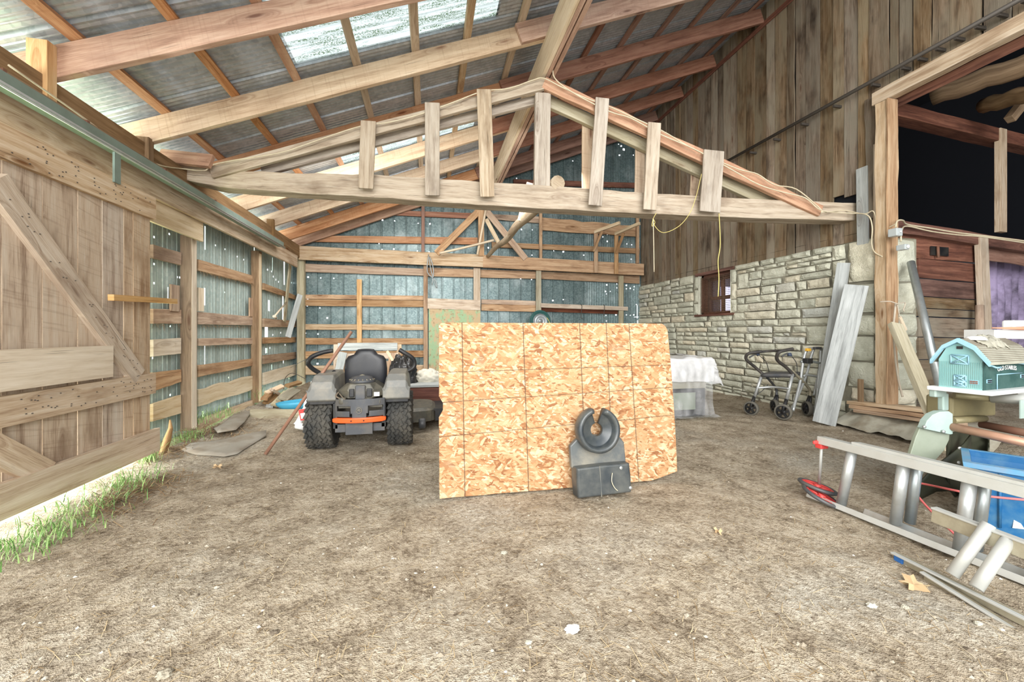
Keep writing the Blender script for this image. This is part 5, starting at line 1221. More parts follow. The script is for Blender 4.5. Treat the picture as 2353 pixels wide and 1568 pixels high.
# ---------------- two planks leaning on the stone corner
a = P(1880, 958, d=6.95); a.z = .02; tboard('leaning_plank', a, P(1938, 604, X=6.60), .165, .06, (-.9, -.45, .2), W_SILV, 'narrower pale grey plank leaning on the stone corner, behind the wider one', 'plank', 'leaning planks', segs=6, jit=.003)
a = P(1893, 976, Z=.0); tboard('leaning_plank', a+V((0, 0, .01)), P(1968, 655, X=6.58), .30, .05, (-.8, -.62, .2), W_SILV, 'wide weathered grey plank leaning in front of the narrower one', 'plank', 'leaning planks', segs=6, jit=.003)

# ---------------- concrete sill and planks on it
b = MB(); y_a = P(1932, 965, X=6.6).y
def sillf(a, c):
    x = 6.30+1.0*c; y = 5.30-1.9*a; z = .04+.20*min(1, c*3.2)*(1-.15*noise.noise(V((a*6, c*4, 0))))*min(1, (a*12+.2))
    return (x+.12*noise.noise(V((a*5, 1, c))), y+.05*noise.noise(V((c*9, a*3, 2))), z+.03*noise.noise(V((x*9, y*9, 0))))
b.grid(40, 16, sillf); struct(b, 'trim_1', M_CONC)
pl_ = [((1945, 925), (2185, 952), .12, 'topmost'), ((1950, 934), (2190, 966), .10, 'middle'), ((1960, 944), (2195, 978), .12, 'lowest')]
for i, (a, c, w_, l) in enumerate(pl_):
    p = P(*a, X=6.60-.04*i); q = P(*c, X=6.60-.04*i); tboard('sill_board', p, q, .05, .22, (-1, 0, 0), W_GIRT if i else W_RAIL, 'long thin board lying on the concrete sill, %s of the stack' % l, 'board', 'boards on the sill', segs=5, jit=.004)
b = MB(); b.board((6.62, 5.0, .3), (6.62, 5.0, .75), .07, .03, (-1, 0, 0)); tag(b.build('short_stud', W_BROWN), 'short brown stud against the foot of the doorway post', 'stud')
# steel pole, leaning board, rope, boxes
b = MB(); p = P(2093, 603, d=6.1); q = P(2160, 890, d=5.2); b.tube([p, q], .048, 10); tag(b.build('steel_pole', M_STEEL), 'long galvanised pole leaning in the barn doorway', 'pole')
tboard('leaning_board', P(2188, 1040, d=4.6), P(2062, 742, d=5.6), .16, .07, (-.2, -1, .2), W_GREYP, 'grey-brown board leaning left inside the doorway', 'board', segs=5, jit=.003)
seg_cable([P(2058, 698, d=5.85), P(2056, 720, d=5.75), P(2053, 760, d=5.7), P(2058, 830, d=5.7), P(2066, 880, d=5.7), P(2074, 912, d=5.7)], .014, M_ROPE, 'frayed_rope', 'frayed pale rope hanging from the doorway post', 'rope')
seg_cable([P(2022, 694, d=5.85), P(2045, 693, d=5.8), P(2062, 698, d=5.75), P(2080, 696, d=5.8), P(2076, 712, d=5.8), P(2078, 716, d=5.8)], .008, M_ROPE, 'knotted_string', 'knotted string tied round the doorway post', 'string')
seg_cable([P(2062, 700, d=5.78), P(2066, 722, d=5.78), P(2070, 730, d=5.78)], .006, M_ROPE, 'thin_string', 'thin string holding the small wooden toggle', 'string')
tboard('wooden_toggle', P(2069, 728, d=5.78), P(2083, 760, d=5.78), .05, .02, (0, -1, 0), W_PALE, 'small wooden toggle hanging from the string', 'toggle')
for x, y, w_, nm, l, rd in [(2057, 535, .115, 'junction_box', 'grey electrical box on the doorway post', 0), (2074, 569, .08, 'lamp_holder', 'small pale round socket below the electrical box', 1)]:
    c = P(x, y, d=5.75); b = MB(); b.box(c-V((w_/2, .06, w_/2)), c+V((w_/2, .06, w_/2))); o = tag(b.build(nm, M_BULB, bevel=.012), l, 'electrical box')
    b = MB(); b.lathe([(0, -.02), (w_*(.3 if rd else .1), -.02), (w_*(.34 if rd else .12), 0)], c-V((0, .06, 0)), (0, 1, 0), 14); b.build('socket_ring' if rd else 'screw', M_WHITE, o)
seg_cable([P(2058, 522, d=5.75), P(2062, 508, d=5.8), P(2075, 507, d=5.9), P(2085, 516, d=6.2), P(2140, 525, d=6.35), P(2200, 535, d=6.45), P(2262, 542, d=6.5), P(2400, 560, d=6.6)], .012, M_CABLE, 'electric_cable', 'pinkish cable running along the dark beam in the barn, upper', 'cable')
seg_cable([P(2070, 555, d=5.75), P(2072, 530, d=5.8), P(2085, 520, d=6.2), P(2140, 532, d=6.35), P(2200, 540, d=6.45), P(2262, 545, d=6.5), P(2400, 565, d=6.6)], .011, M_CABLE, 'electric_cable', 'pinkish cable running along the dark beam in the barn, lower', 'cable')
t = thing('hinge_plate', 'blackened square recess with a metal pin on the top partition plank', 'plate', Q(2155, 590, -.02)); b = MB(); b.board(Q(2141, 576, -.03), Q(2180, 579, -.03), .15, .02, nq); b.build('plate', M_BLACK, t)
b = MB(); b.tube([Q(2155, 566, -.06), Q(2156, 592, -.06)], .02, 6); b.build('pin', M_RUST, t)
b = MB(); b.tube([Q(2252, 795, -.2), Q(2251, 702, -.15)], [.06, .055], 7); tag(b.build('split_post', W_GIRT), 'short split stake standing beside the pale partition post', 'stake')

# ---------------- green machine with pipes, toy barn on top
t = thing('green_machine', 'green sheet-metal machine end with long pipes at the right edge', 'machine', P(2140, 1150, d=3.6))
d1 = 3.45; X1 = V((1, .12, 0)).normalized()
def o2(pts, d): 
    c = P(*pts[0], d=d); return [P(x, y, d=d) for x, y in pts]
def platepx(name, pts, d, th_, mat, parent=None, skew=0.0):
    q = [P(x, y, d=d) for x, y in pts]; c = q[0]; f = V((SA, CA, 0)); r_ = V((CA, -SA, 0)); b = MB()
    out = [((p-c).dot(r_), (p-c).z) for p in q]; b.prism(out, c, r_, (0, 0, 1), th_); return b.build(name, mat, parent or t, bevel=.004)
sp_ = platepx('side_plate', [(2112, 978), (2120, 975), (2178, 998), (2177, 1010), (2165, 1035), (2145, 1058), (2125, 1078), (2110, 1098), (2098, 1120), (2072, 1152), (2078, 1110), (2086, 1050), (2100, 1005)], d1, .03, M_GREENM)
platepx('corner_cap', [(2115, 984), (2122, 966), (2135, 952), (2152, 945), (2172, 944), (2181, 950), (2181, 996), (2175, 997)], d1-.03, .06, M_GREENL)
for x, y in ((2123, 981), (2167, 992), (2086, 1104)):
    b = MB(); b.lathe([(0, -.012), (.012, -.01), (.014, 0)], P(x, y, d=d1-.07), (SA, CA, 0), 10); b.build('bolt', M_ALU, sp_)
b = MB(); rg = []
for x, yt, yb, d in [(2176, 996, 1090, d1+.05), (2185, 994, 1130, d1+.12), (2200, 992, 1150, d1+.25), (2225, 992, 1158, d1+.4), (2255, 992, 1100, d1+.42), (2268, 1000, 1060, d1+.4), (2272, 1010, 1030, d1+.35)]:
    rg.append([P(x, yt+(yb-yt)*q/6, d=d+.06*math.sin(q/6*3.14)) for q in range(7)])
b.loft(rg, closed=False); cv = b.build('curved_panel', M_GREEND, t, solid=.012)
b = MB(); rg = []
for x, yt, yb, d in [(2076, 1150, 1163, d1+.02), (2110, 1112, 1150, d1+.05), (2150, 1070, 1130, d1+.08), (2190, 1040, 1128, d1+.1), (2215, 1020, 1135, d1+.14), (2230, 1000, 1150, d1+.2)]:
    rg.append([P(x, yt+(yb-yt)*q/4, d=d) for q in range(5)])
b.loft(rg, closed=False); b.build('lower_panel', M_GREEND, t, solid=.012)
for x, y in ((2204, 1030), (2249, 1041), (2202, 1063)):
    b = MB(); b.lathe([(0, -.01), (.012, -.01), (.012, 0)], P(x, y, d=d1-.05), (SA, CA, 0), 8); b.build('rivet', M_WHITE, cv)
b = MB(); b.box(P(2188, 962, d=3.7), P(2262, 906, d=3.9)+V((0, .12, 0))); b.build('housing', M_GOLD, t, bevel=.02)
b = MB(); b.box(P(2168, 945, d=3.52), P(2186, 905, d=3.52)+V((0, .06, 0))); b.box(P(2150, 914, d=3.5), P(2186, 893, d=3.5)+V((0, .08, 0))); b.build('top_bracket', M_GREENL, t, bevel=.01)
pipes = [((2187, 981), (2420, 1032), .035, M_COPPER, 3.40, 2.9), ((2188, 967), (2262, 962), .03, M_GOLD, 3.6, 3.75), ((2253, 975), (2420, 1008), .035, M_RUST, 3.85, 3.4), ((2192, 908), (2280, 916), .030, M_GOLD, 3.6, 3.5), ((2278, 915), (2420, 922), .042, M_ALUW, 3.5, 3.2), ((2335, 908), (2420, 906), .03, M_ALUW, 3.8, 3.7)]
for i, (a, c, r, mt, da, dc) in enumerate(pipes):
    b = MB(); b.tube([P(*a, d=da), P(*c, d=dc)], r, 12); b.build('pipe', mt, t)
b = MB(); b.box(P(2342, 962, d=3.3), P(2420, 920, d=3.3)+V((0, .05, 0))); b.build('end_bracket', M_GREENL, t)
# toy barn
t = thing('toy_barn', 'teal toy barn with a gambrel roof standing on the pipes', 'toy barn', P(2200, 905, d=3.5))
cB = P(2159, 896, d=3.42); ex = V((.95, -.30, 0)).normalized(); 
fx = V((CA, -SA, 0)); 
# front gable along gx, body goes along gy
pA = P(2157, 888, d=3.50); pB = P(2258, 900, d=3.25); gx = (pB-pA); gx.z = 0; W_ = gx.length; gx.normalize(); gy = V((-gx.y, gx.x, 0))
pC = P(2258, 900, d=3.25); 
# second direction: along the right side towards the right edge
pD = P(2400, 893, d=3.62); gy = (pD-pB); gy.z = 0; gy.normalize(); zb0 = pA.z
Lb = .75; hW = P(2157, 820, d=3.5).z-zb0; hR = P(2205, 785, d=3.4).z-zb0
MT = Matrix(((gx.x, gy.x, 0, pA.x), (gx.y, gy.y, 0, pA.y), (0, 0, 1, zb0), (0, 0, 0, 1)))
b = MB(MT); gp = [(0, 0), (W_, 0), (W_, hW*.92), (W_*.82, hW*.92+.10), (W_*.5, hR), (W_*.18, hW*.92+.10), (0, hW*.92)]
rg = [[V((x, y, z)) for x, z in gp] for y in (0, Lb)]; b.loft(rg, sm=False); body = b.build('body', M_TEAL, t)
b = MB(MT); b.box((W_-.002, .0, .0), (W_+.006, Lb, hW*.9)); b.build('side_wall', M_TEALD, t)
ro = [(-.04, hW*.88), (W_*.14, hW*.92+.12), (W_*.5, hR+.025), (W_*.86, hW*.92+.12), (W_+.05, hW*.88)]
b = MB(MT); rg = [[V((x, y, z)) for x, z in ro]+[V((x, y, z-.018)) for x, z in ro[::-1]] for y in (-.02, Lb)]; b.loft(rg, sm=False); rf = b.build('roof', M_TROOF, t)
b = MB(MT); rg = [[V((x, y, z+.004)) for x, z in ro]+[V((x, y, z-.03)) for x, z in ro[::-1]] for y in (-.045, -.005)]; b.loft(rg, sm=False); b.build('roof_trim', M_TBLUE, rf)
b = MB(MT)
for i in range(9):
    f = (i+.5)/9
    for (p, q) in ((ro[2], ro[3]), (ro[3], ro[4])):
        x = p[0]+(q[0]-p[0])*f; z = p[1]+(q[1]-p[1])*f; b.box((x-.002, 0, z), (x+.003, Lb, z+.004))
b.build('shingle_ridge', M_STOCK, rf)
b = MB(MT)
for i in range(22): x = W_*(i+.5)/22; b.box((x-.001, -.003, .01), (x+.0015, 0, hW*.86))
b.build('plank_groove', plain('toy_groove', (108, 150, 148), .7), body)
def xdoor(x0_, x1_, z0_, z1_, nm, parent):
    b = MB(MT); r = .006
    for a, c in (((x0_, z0_), (x1_, z0_)), ((x0_, z1_), (x1_, z1_)), ((x0_, z0_), (x0_, z1_)), ((x1_, z0_), (x1_, z1_)), ((x0_, z0_), (x1_, z1_)), ((x0_, z1_), (x1_, z0_))):
        b.tube([(a[0], -.006, a[1]), (c[0], -.006, c[1])], r, 4)
    return b.build(nm, M_TBLUE, parent)
xdoor(W_*.30, W_*.70, hW*.80, hW*1.08, 'hay_door', body); xdoor(W_*.38, W_*.64, .02, hW*.22, 'lower_door', body); xdoor(W_*.38, W_*.64, hW*.24, hW*.42, 'lower_door', body)
b = MB(MT); b.box((W_*.43, -.006, hR*.84), (W_*.57, 0, hR*.90)); b.build('vent', M_BLACK, body)
b = MB(MT); b.box((W_*.72, -.006, hW*.17), (W_*.92, 0, hW*.30)); wnd = b.build('toy_window', M_TBLUE, body)
b = MB(MT)
for i in range(3):
    for j in range(2): b.box((W_*(.735+.06*i), -.009, hW*(.185+.055*j)), (W_*(.785+.06*i), -.004, hW*(.225+.055*j)))
b.build('opening', M_RUST, wnd)
b = MB(MT)
for (y0_, y1_, z0_, z1_) in ((.04, .12, hW*.22, hW*.34), (.60, .66, hW*.3, hW*.42)): b.box((W_+.004, y0_, z0_), (W_+.010, y1_, z1_))
sw_ = b.build('side_window', M_TBLUE, t)
b = MB(MT)
for (y0_, y1_, z0_, z1_) in ((.04, .12, hW*.22, hW*.34), (.60, .66, hW*.3, hW*.42)):
    for q in (0, 1): zq_ = z0_+(z1_-z0_)*(.1+.45*q); b.box((W_+.008, y0_+.008, zq_), (W_+.013, y1_-.008, zq_+(z1_-z0_)*.33))
b.build('dark_pane', M_BLACK, sw_)
b = MB(MT); b.tube([(W_+.01, .20, hW*.47), (W_+.01, .62, hW*.47)], .005, 4); b.tube([(W_+.01, .2, .0), (W_+.01, .2, hW*.47)], .004, 4); b.tube([(W_+.01, .05, hW*.82), (W_+.05, .07, hW*.72), (W_+.05, .15, hW*.72)], .008, 4); b.tube([(W_+.01, .56, hW*.8), (W_+.05, .64, hW*.76)], .008, 4); b.build('side_trim', M_TBLUE, t)
# lettering on the side wall
cu = bpy.data.curves.new('lettering', 'FONT'); cu.body = 'OLD STABLES'; cu.size = .052*S; cu.extrude = .001; cu.align_x = 'CENTER'
txo = bpy.data.objects.new('lettering_tmp', cu); COL.objects.link(txo); dg_ = bpy.context.evaluated_depsgraph_get(); dg_.update()
me = bpy.data.meshes.new_from_object(txo.evaluated_get(dg_)); bpy.data.objects.remove(txo)
mx = max(abs(v.co.x) for v in me.vertices)
tw = MT @ V((W_+.012, .36, hW*.57)); nx_ = V((gy.x, gy.y, 0)); 
for v in me.vertices:
    x, y, z = v.co; arc_ = .012*S*(1-(x/mx)**2)
    p = nx_*x+V((0, 0, 1))*(y+arc_)+gx*z; v.co = p
me.materials.append(M_WHITE); lo = bpy.data.objects.new('lettering', me); COL.objects.link(lo); lo.parent = t; lo.location = tw*S-wpos(t)
b = MB(MT); b.box((-.06, -.05, -.035), (W_+.07, Lb+.05, 0)); b.build('white_tray', M_WHITE, t, bevel=.008)
# cloth on the roof
b = MB(MT)
def roofz(x):
    for p, q in zip(ro[:-1], ro[1:]):
        if p[0] <= x <= q[0]: return p[1]+(q[1]-p[1])*(x-p[0])/(q[0]-p[0])
    return ro[-1][1]
def cl(a, c):
    y = .14+.36*a+.05*noise.noise(V((c*5, 2, a*3))); x = W_*(.46+.46*c)+.02*noise.noise(V((a*8, c*3, 2)))
    ed_ = min(a, 1-a, c, 1-c)*6
    return (x, y, roofz(x)+.010+min(1, ed_)*(.018+.030*abs(noise.noise(V((a*11, c*8, 5))))))
b.grid(24, 18, cl); tag(b.build('dirty_glove', M_CLOTH, solid=.006), 'crumpled dirty work glove on the toy barn roof', 'glove')
t = thing('white_bowl', 'small upturned white dish on the toy barn roof beside the glove', 'dish', MT @ V((W_*.5, .02, hR+.03))); b = MB(MT); b.loft([ringsq((W_*.62, .16, hR+.012), .075, .05, 0, 18, 2), ringsq((W_*.62, .16, hR+.04), .055, .035, 0, 18, 2), ringsq((W_*.62, .16, hR+.046), .02, .01, 0, 18, 2)]); b.build('shell', M_WHITE, t)
# white box things behind the toy barn
tboard('white_board', P(2285, 768, d=4.4), P(2420, 770, d=4.4), .10, .3, (0, -1, 0), M_WHITE, 'white flat box behind the toy barn at the right edge', 'box')
b = MB(); b.box(P(2332, 762, d=4.5), P(2420, 736, d=4.5)+V((0, .2, 0))); tag(b.build('white_tub', M_WHITE, bevel=.02), 'rounded white tub on top of the flat white box', 'tub')
b = MB(); b.tube([P(2280, 754, d=4.35), P(2345, 755, d=4.35), P(2420, 752, d=4.35)], [.006, .018, .03], 8); tag(b.build('orange_handle', plain('faded_orange', (220, 150, 120), .6)), 'faded orange pointed stick lying over the white box', 'stick')

# ---------------- blue recycling bin
t = thing('recycling_bin', 'scuffed blue recycling bin with a white arrows mark behind the ladders', 'bin', G(2300, 1190))
bL = P(2222, 1062, d=3.02); bR_ = P(2430, 1118, d=2.72); ux = (bR_-bL); ux.z = 0; Wb = max(.62, ux.length); ux.normalize(); uy = V((-ux.y, ux.x, 0)); zt = bL.z
ob = bL.copy(); ob.z = 0; MBN = Matrix(((ux.x, uy.x, 0, ob.x), (ux.y, uy.y, 0, ob.y), (0, 0, 1, 0), (0, 0, 0, 1)))
b = MB(MBN); Db = .5; zb_b = .01
def br(i0, z): return [(i0, i0, z), (Wb/2, i0, z), (Wb-i0, i0, z), (Wb-i0, Db/2, z), (Wb-i0, Db-i0, z), (Wb/2, Db-i0, z), (i0, Db-i0, z), (i0, Db/2, z)]
b.loft([br(.07, zb_b), br(.0+.02, zt-.05), br(.02, zt)], cap=True, sm=False); b.f = b.f[:-1]; b.m = b.m[:-1]; b.uv = b.uv[:-1]; b.sm = b.sm[:-1]
b.build('tub', M_BBLUE, t, solid=.012)
b = MB(MBN); b.loft([br(-.015, zt-.035), br(-.02, zt), br(.02, zt), br(.02, zt-.03)], cap=False, sm=False); b.build('rim', M_BRIM, t, solid=.008)
b = MB(MBN)
for x in (.16, .42): b.tube([(x, .012, zt-.05), (x, .058, .05)], .010, 5)
b.build('rib', M_BBLUE, t)
b = MB(MBN)
for q in range(3):
    a = math.radians(90+120*q); c = V((.30, .052, .13)); 
    p = [c+V((math.cos(a+s_)*r, 0, math.sin(a+s_)*r)) for r, s_ in ((.075, -.55), (.10, .1), (.055, .55), (.045, -.2))]
    b.face([b.pt(v_) for v_ in p])
b.build('arrows_mark', M_WHITE, t, solid=.004)

# ---------------- extension ladder lying on edge
t = thing('extension_ladder', 'long aluminium extension ladder lying on its side edge in front of the blue bin', 'ladder', (3.33, 2.2, 0))
la, lb = P(1853, 1147, d=3.60), P(2420, 1382, d=2.24); la.z = .03; lb.z = .03
ua, ub = P(1877, 1011, d=3.50), P(2420, 1150, d=2.2)
def rail(name, a, c, w_, t_, mat, n, parent=None, **k):
    b = MB(); b.board(a, c, w_, t_, n, **k); return b.build(name, mat, parent or t, bevel=.003)
nl = V((-1, .05, .1))
rail('rail', la, lb, .045, .10, M_ALUW, (-1, 0, .4)); rail('rail', ua, ub, .065, .10, M_ALUW, nl)
la2 = la.lerp(lb, .27)+V((.11, 0, 0)); rail('rail', la2, lb+V((.11, 0, 0)), .05, .09, M_ALU, (-1, 0, .5)); ua2 = ua.lerp(ub, .20)+V((.02, 0, .02)); rail('rail', ua2, ub+V((.03, 0, .02)), .06, .1, M_ALUW, nl)
rg = [(1945, 1035, 1920, 1165, 0), (2062, 1065, 2043, 1212, 1), (2212, 1108, 2190, 1275, 1), (2372, 1150, 2360, 1345, 1)]
for x0_, y0_, x1_, y1_, dbl in rg:
    f = (x0_-1877)/(2420-1877); pu = P(x0_, y0_, d=1/((1-f)/3.50+f/2.2)); f2 = (x1_-1853)/(2420-1853); pb = P(x1_, y1_, d=1/((1-f2)/3.6+f2/2.24))
    b = MB(); b.tube([pu+V((.06, 0, 0)), pb+V((.06, 0, .02))], .036, 12); b.build('rung', M_ALU, t)
    if dbl: b = MB(); b.tube([pu+V((.16, -.02, .02)), pb+V((.17, -.02, .03))], .034, 12); b.build('rung', M_STEEL, t)
# ---------------- second ladder leaning over it
t = thing('short_ladder', 'front aluminium ladder lying flat over the long one, with a blue end cap', 'ladder', (3.0, 1.8, 0))
fa, fb = P(2050, 1268, d=2.64), P(2420, 1452, d=1.90)
ga, gb = P(2145, 1165, d=2.55), P(2420, 1268, d=2.05)
nf_ = V((-.75, -.2, 1)).normalized()
rail('rail', fa, fb, .030, .012, M_ALUW, (0, 0, 1)); rail('rail', fa+V((.03, 0, -.035)), fb+V((.03, 0, -.035)), .06, .015, M_ALUD, (-1, -.3, .1)); rail('rail', fa+V((.0, 0, -.075)), fb+V((0, 0, -.075)), .03, .012, M_ALUW, (0, 0, 1))
fa2 = fa.lerp(fb, .22)+V((-.03, -.03, -.085)); fb2 = fb+V((-.03, -.02, -.085)); fa2.z = max(fa2.z, .03)
rail('lower_section_rail', fa2, fb2, .03, .012, M_ALUW, (0, 0, 1)); rail('lower_section_rail', fa2+V((.02, 0, -.03)), fb2+V((.02, 0, -.03)), .055, .015, M_ALUD, (-1, -.3, .1))
rail('rail', ga, gb, .05, .012, M_ALUW, (0, 0, 1)); rail('rail', ga+V((-.02, 0, -.05)), gb+V((-.02, 0, -.05)), .085, .02, M_ALUD, (-1, -.4, .1)); 
b = MB(); b.box(fa+V((.01, -.05, -.07)), fa+V((.05, .0, -.01))); tag(b.build('end_cap', M_BLUEC, t, bevel=.005), 'blue end cap')
for x0_, y0_, x1_, y1_ in [(2272, 1205, 2188, 1322), (2318, 1240, 2243, 1352)]:
    f = (x0_-2145)/(275); pu = P(x0_, y0_, d=1/((1-f)/2.55+f/2.05)); f2 = (x1_-2050)/370; pb = P(x1_, y1_, d=1/((1-f2)/2.64+f2/1.9)); b = MB(); b.tube([pu, pb], .030, 14); b.build('rung', M_ALUW, t)
# red wheels at the ladder end
t = thing('cart_wheels', 'pair of small red-hubbed wheels on a thin rod by the ladder tip', 'wheels', G(1890, 1150))
c1, c2 = P(1878, 1133, d=3.62), P(1887, 1152, d=3.5); c1.z = .09; c2.z = .05
for c, ax in ((c1, V((.25, -.1, 1))), (c2, V((.35, -.3, 1)))):
    b = MB(); ax.normalize(); x_ = ax.orthogonal().normalized(); y_ = ax.cross(x_); r = .135
    b.tube([c+(x_*math.cos(a)+y_*math.sin(a))*r for a in [2*math.pi*q/28 for q in range(28)]], .017, 8, closed=True); ty = b.build('tyre', M_DGREY, t)
    b = MB(); b.tube([c+(x_*math.cos(a)+y_*math.sin(a))*(r-.025) for a in [2*math.pi*q/28 for q in range(28)]], .014, 6, closed=True)
    for q in range(5): a = 2*math.pi*q/5; b.tube([c, c+(x_*math.cos(a)+y_*math.sin(a))*(r-.02)], .010, 5)
    b.lathe([(0, -.02), (.03, -.02), (.03, .02), (0, .02)], c, ax, 12); b.build('spoked_hub', M_RED, ty)
b = MB(); b.tube([P(1888, 1022, d=3.52), c1+V((.02, 0, .02))], .012, 8); b.build('rod', M_ALUW, t)
b = MB(); cc = P(1888, 1020, d=3.50); b.box(cc-V((.04, .03, .04)), cc+V((.04, .03, .03))); b.box(cc+V((-.09, -.01, .0)), cc+V((-.04, .01, .03))); b.build('red_clamp', M_RED, t, bevel=.008)
seg_cable([P(2078, 1105, d=3.35), P(2130, 1114, d=3.2), P(2196, 1128, d=2.9), P(2260, 1140, d=2.85), P(2420, 1155, d=2.7)], .008, M_PINK, 'pink_string', 'pink string stretched behind the ladder rungs across the blue bin', 'string')
seg_cable([P(2088, 1115, d=3.3), P(2130, 1165, d=3.1), P(2180, 1215, d=2.95), P(2225, 1260, d=2.85), P(2255, 1290, d=2.8)], .008, M_PINK, 'pink_string', 'pink string slanting down to the ground behind the ladder rungs', 'string')
# bricks and rubble inside the barn door
for i, (x, y, s_, mt, l) in enumerate([(2232, 935, .16, M_RUST, 'brick-red lump on the barn floor behind the machine'), (2295, 950, .14, M_STOCK, 'grey rubble stone on the barn floor behind the machine')]):
    c = P(x, y, Z=.12); bag('rubble_stone', (c.x, c.y, .1), s_, s_*.7, s_*.5, mt, l, 'stone', i+4, .25, 2)

# ---------------- litter on the dirt
R = random.Random(77); b = MB()
for i in range(7000):
    d = 1.35+9*R.random()**1.9; x = R.uniform(-.95, .95)*d*1.32; p = V((SA*d+x*CA, CA*d-x*SA, 0))
    if not (-3.0 < p.x < 6.2) or p.y > 11.5: continue
    if .0 < p.x < 2.5 and 3.5 < p.y < 3.8: continue
    a = R.uniform(0, math.pi); L = R.uniform(.008, .042)*(2.0 if R.random() < .1 else 1); wd = R.uniform(.001, .0026); z = fz(p.x, p.y)+.004
    e = V((math.cos(a), math.sin(a), R.uniform(-.08, .12))); s_ = V((-math.sin(a), math.cos(a), 0)); BID[0] += 1; k = BID[0]*10+5
    b.face([b.pt(p+V((0, 0, z))+e*L*f+s_*wd*g) for f, g in ((-1, -1), (1, -.6), (1, .6), (-1, 1))], [(0, k)]*4)
tag(b.build('straw_litter', M_STRAW), 'loose straw bits scattered all over the dirt floor', 'straw', kind='stuff')
b = MB()
for i in range(2600):
    d = 1.35+9*R.random()**1.9; x = R.uniform(-.95, .95)*d*1.32; p = V((SA*d+x*CA, CA*d-x*SA, 0))
    if not (-3.0 < p.x < 6.2) or p.y > 11.5: continue
    if .0 < p.x < 2.5 and 3.5 < p.y < 3.8: continue
    r = R.uniform(.004, .013)*(1.8 if R.random() < .04 else 1); z = fz(p.x, p.y); BID[0] += 1; k = BID[0]*10+5; ph = R.random()*6
    top = b.pt(p+V((R.uniform(-.3, .3)*r, R.uniform(-.3, .3)*r, z+r*R.uniform(.5, .9)))); ring = [b.pt(p+V((math.cos(ph+q*1.257)*r*R.uniform(.7, 1.3), math.sin(ph+q*1.257)*r*R.uniform(.7, 1.2), z-.001+r*.2*R.random()))) for q in range(5)]
    for q in range(5): b.face([ring[q], ring[(q+1) % 5], top], [(0, k)]*3)
tag(b.build('gravel_crumbs', M_PEB), 'small clods and gravel crumbs scattered over the dirt floor', 'gravel', kind='stuff')
st = [(1315, 1450, .055, M_WHITE, 'torn white plastic scrap on the dirt in the foreground', 'plastic scrap'), (1158, 1268, .035, M_CONC, 'small pale stone in the middle of the dirt floor', 'stone'), (378, 1540, .05, M_CONC, 'pale stone at the bottom left of the dirt floor', 'stone'),
      (2003, 1388, .04, M_SACK, 'pale stone left of the dry leaf', 'stone'), (2080, 1390, .035, M_CONC, 'flat grey chip below the dry leaf', 'stone'), (2248, 1432, .03, M_CONC, 'small grey stone below the front ladder', 'stone'), (1215, 1482, .025, M_CONC, 'small round grey pebble at the bottom centre', 'stone'), (630, 1450, .035, M_STOCK, 'brown clod near the bottom left', 'clod')]
for i, (x, y, r, mt, l, ct) in enumerate(st):
    c = G(x, y); bag('plastic_scrap' if ct == 'plastic scrap' else ct, (c.x, c.y, fz(c.x, c.y)+r*.15), r*.55, r*.42, r*.25, mt, l, ct, i*3.1, .5, 2.2)
# dry leaves
def leaf(x, y, s_, lab, rot):
    c = G(x, y); b = MB(); n_ = 22; o = []
    for i in range(n_):
        a = 2*math.pi*i/n_; r = s_*(1.0 if i % 2 else .55)*(1+.25*math.sin(a*2+rot)); o.append(c+V((math.cos(a+rot)*r*1.2, math.sin(a+rot)*r, fz(c.x, c.y)+.02+.02*math.sin(a*3))))
    m_ = b.pt(c+V((0, 0, fz(c.x, c.y)+.014))); I = [b.pt(p) for p in o]
    for i in range(n_): b.face([I[i], I[(i+1) % n_], m_])
    tag(b.build('dry_leaf', M_LEAF, solid=.002), lab, 'leaf', 'dry leaves')
leaf(2100, 1340, .075, 'curled tan oak leaf beside the front ladder', .4); leaf(1650, 1225, .03, 'small tan leaf between strand board and ladders', 1.2); leaf(500, 1073, .05, 'brown leaf on the dirt below the flat rubber mat', 2.0)
# grass tufts
def tuft(px, py, n_, h, sp, lab, hay=True, X=None, seed=0):
    c = G(px, py) if X is None else P(px, py, X=X); R = random.Random(seed+px); b = MB()
    for i in range(int(n_*1.8)):
        p = c+V((R.gauss(0, sp), R.gauss(0, sp*1.3), 0)); p.z = max(fz(p.x, p.y), c.z if X else -9); a = R.uniform(0, 6.28); hh = h*R.uniform(.5, 1.6); ln_ = R.uniform(.3, 1.1)*hh; wd = R.uniform(.002, .0055)
        d = V((math.cos(a), math.sin(a), 0)); s_ = V((-math.sin(a), math.cos(a), 0)); BID[0] += 1; k = BID[0]*10+5
        pts = [(p+d*ln_*(t_**1.8)+V((0, 0, hh*(t_-.28*t_*t_*t_*(1+ln_/hh)))), wd*(1-t_*.9)) for t_ in (0, .25, .5, .75, 1)]
        I = [(b.pt(q-s_*w2), b.pt(q+s_*w2)) for q, w2 in pts]
        for j in range(4): b.face([I[j][0], I[j][1], I[j+1][1], I[j+1][0]], [(0, k)]*4)
    o = tag(b.build('grass_tuft', M_GRASS), lab, 'grass', 'grass tufts', 'stuff' if px in (300, 372, 462, 200, 110, 30) else None)
    return o
tuft(300, 1110, 90, .20, .13, 'big green grass tuft growing at the foot of the sliding door'); tuft(372, 985, 40, .34, .07, 'tall grass tuft behind the door corner')
tuft(462, 975, 60, .20, .12, 'grass tuft at the foot of the first left post'); tuft(440, 1005, 45, .14, .10, 'low grass tuft beside the wooden stake'); tuft(592, 925, 24, .32, .06, 'thin tall grass tuft at the foot of the middle left post')
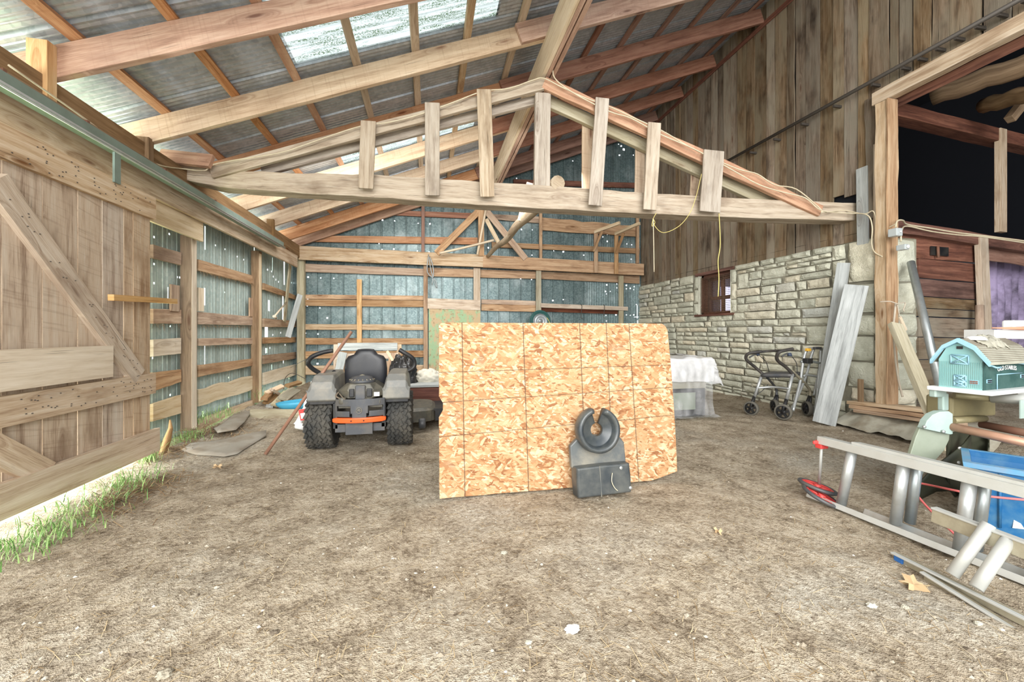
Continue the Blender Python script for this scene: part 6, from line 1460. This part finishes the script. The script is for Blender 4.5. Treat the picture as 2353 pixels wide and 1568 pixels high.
tuft(520, 965, 30, .22, .08, 'grass tuft against the muddy boards between the left posts'); tuft(340, 1060, 36, .24, .05, 'thin grass tuft in front of the bottom door rail')
tuft(200, 1165, 100, .13, .16, 'pale grass tuft in the light under the sliding door'); tuft(110, 1215, 110, .13, .16, 'bright grass tuft under the door at the left edge'); tuft(30, 1262, 90, .13, .14, 'leafy grass tuft at the bottom left by the door')
b = MB(); R = random.Random(5)
for cx_, cy_, n_, sp in [(400, 1040, 420, .16), (330, 1120, 380, .17), (450, 1000, 360, .2), (260, 1160, 260, .16), (520, 985, 200, .2), (700, 1600, 0, .1), (540, 1010, 120, .12)]:
    for i in range(n_):
        c = G(cx_, cy_); p = c+V((R.gauss(0, sp), R.gauss(0, sp*1.4), 0)); p.z = fz(p.x, p.y)+.01+.05*R.random()*math.exp(-((p-c).length/sp)**2/3); a = R.uniform(0, 3.14); L = R.uniform(.03, .12); wd = .0028
        e = V((math.cos(a), math.sin(a), R.uniform(-.35, .35))); s_ = V((-math.sin(a), math.cos(a), 0)); BID[0] += 1; k = BID[0]*10+5
        b.face([b.pt(p+e*L*f+s_*wd*g) for f, g in ((-1, -1), (1, -1), (1, 1), (-1, 1))], [(0, k)]*4)
tag(b.build('dead_grass', M_HAY), 'brown dead grass heaped along the foot of the left wall', 'dead grass', kind='stuff')
b = MB(); R = random.Random(15)
for (x0_, y0_, x1_, y1_, n_) in [(459, 622, 585, 652, 260), (459, 748, 585, 750, 110), (459, 796, 585, 793, 60), (610, 668, 680, 690, 60), (352, 745, 415, 746, 30)]:
    for i in range(n_):
        f = R.random(); p = P(x0_+(x1_-x0_)*f, y0_+(y1_-y0_)*f, X=-3.585); L = R.uniform(.02, .10); a = R.uniform(-.8, 3.9); s_ = V((0, .003, .001)); e = V((R.uniform(-.2, .4), math.cos(a), -abs(math.sin(a)))); BID[0] += 1; k = BID[0]*10+5
        b.face([b.pt(p+s_*g+e*L*h_) for g, h_ in ((-1, 0), (1, 0), (.6, 1), (-.6, 1))], [(0, k)]*4)
tag(b.build('hay_wisps', M_HAY), 'wisps of hay caught under the left wall boards', 'hay', kind='stuff')
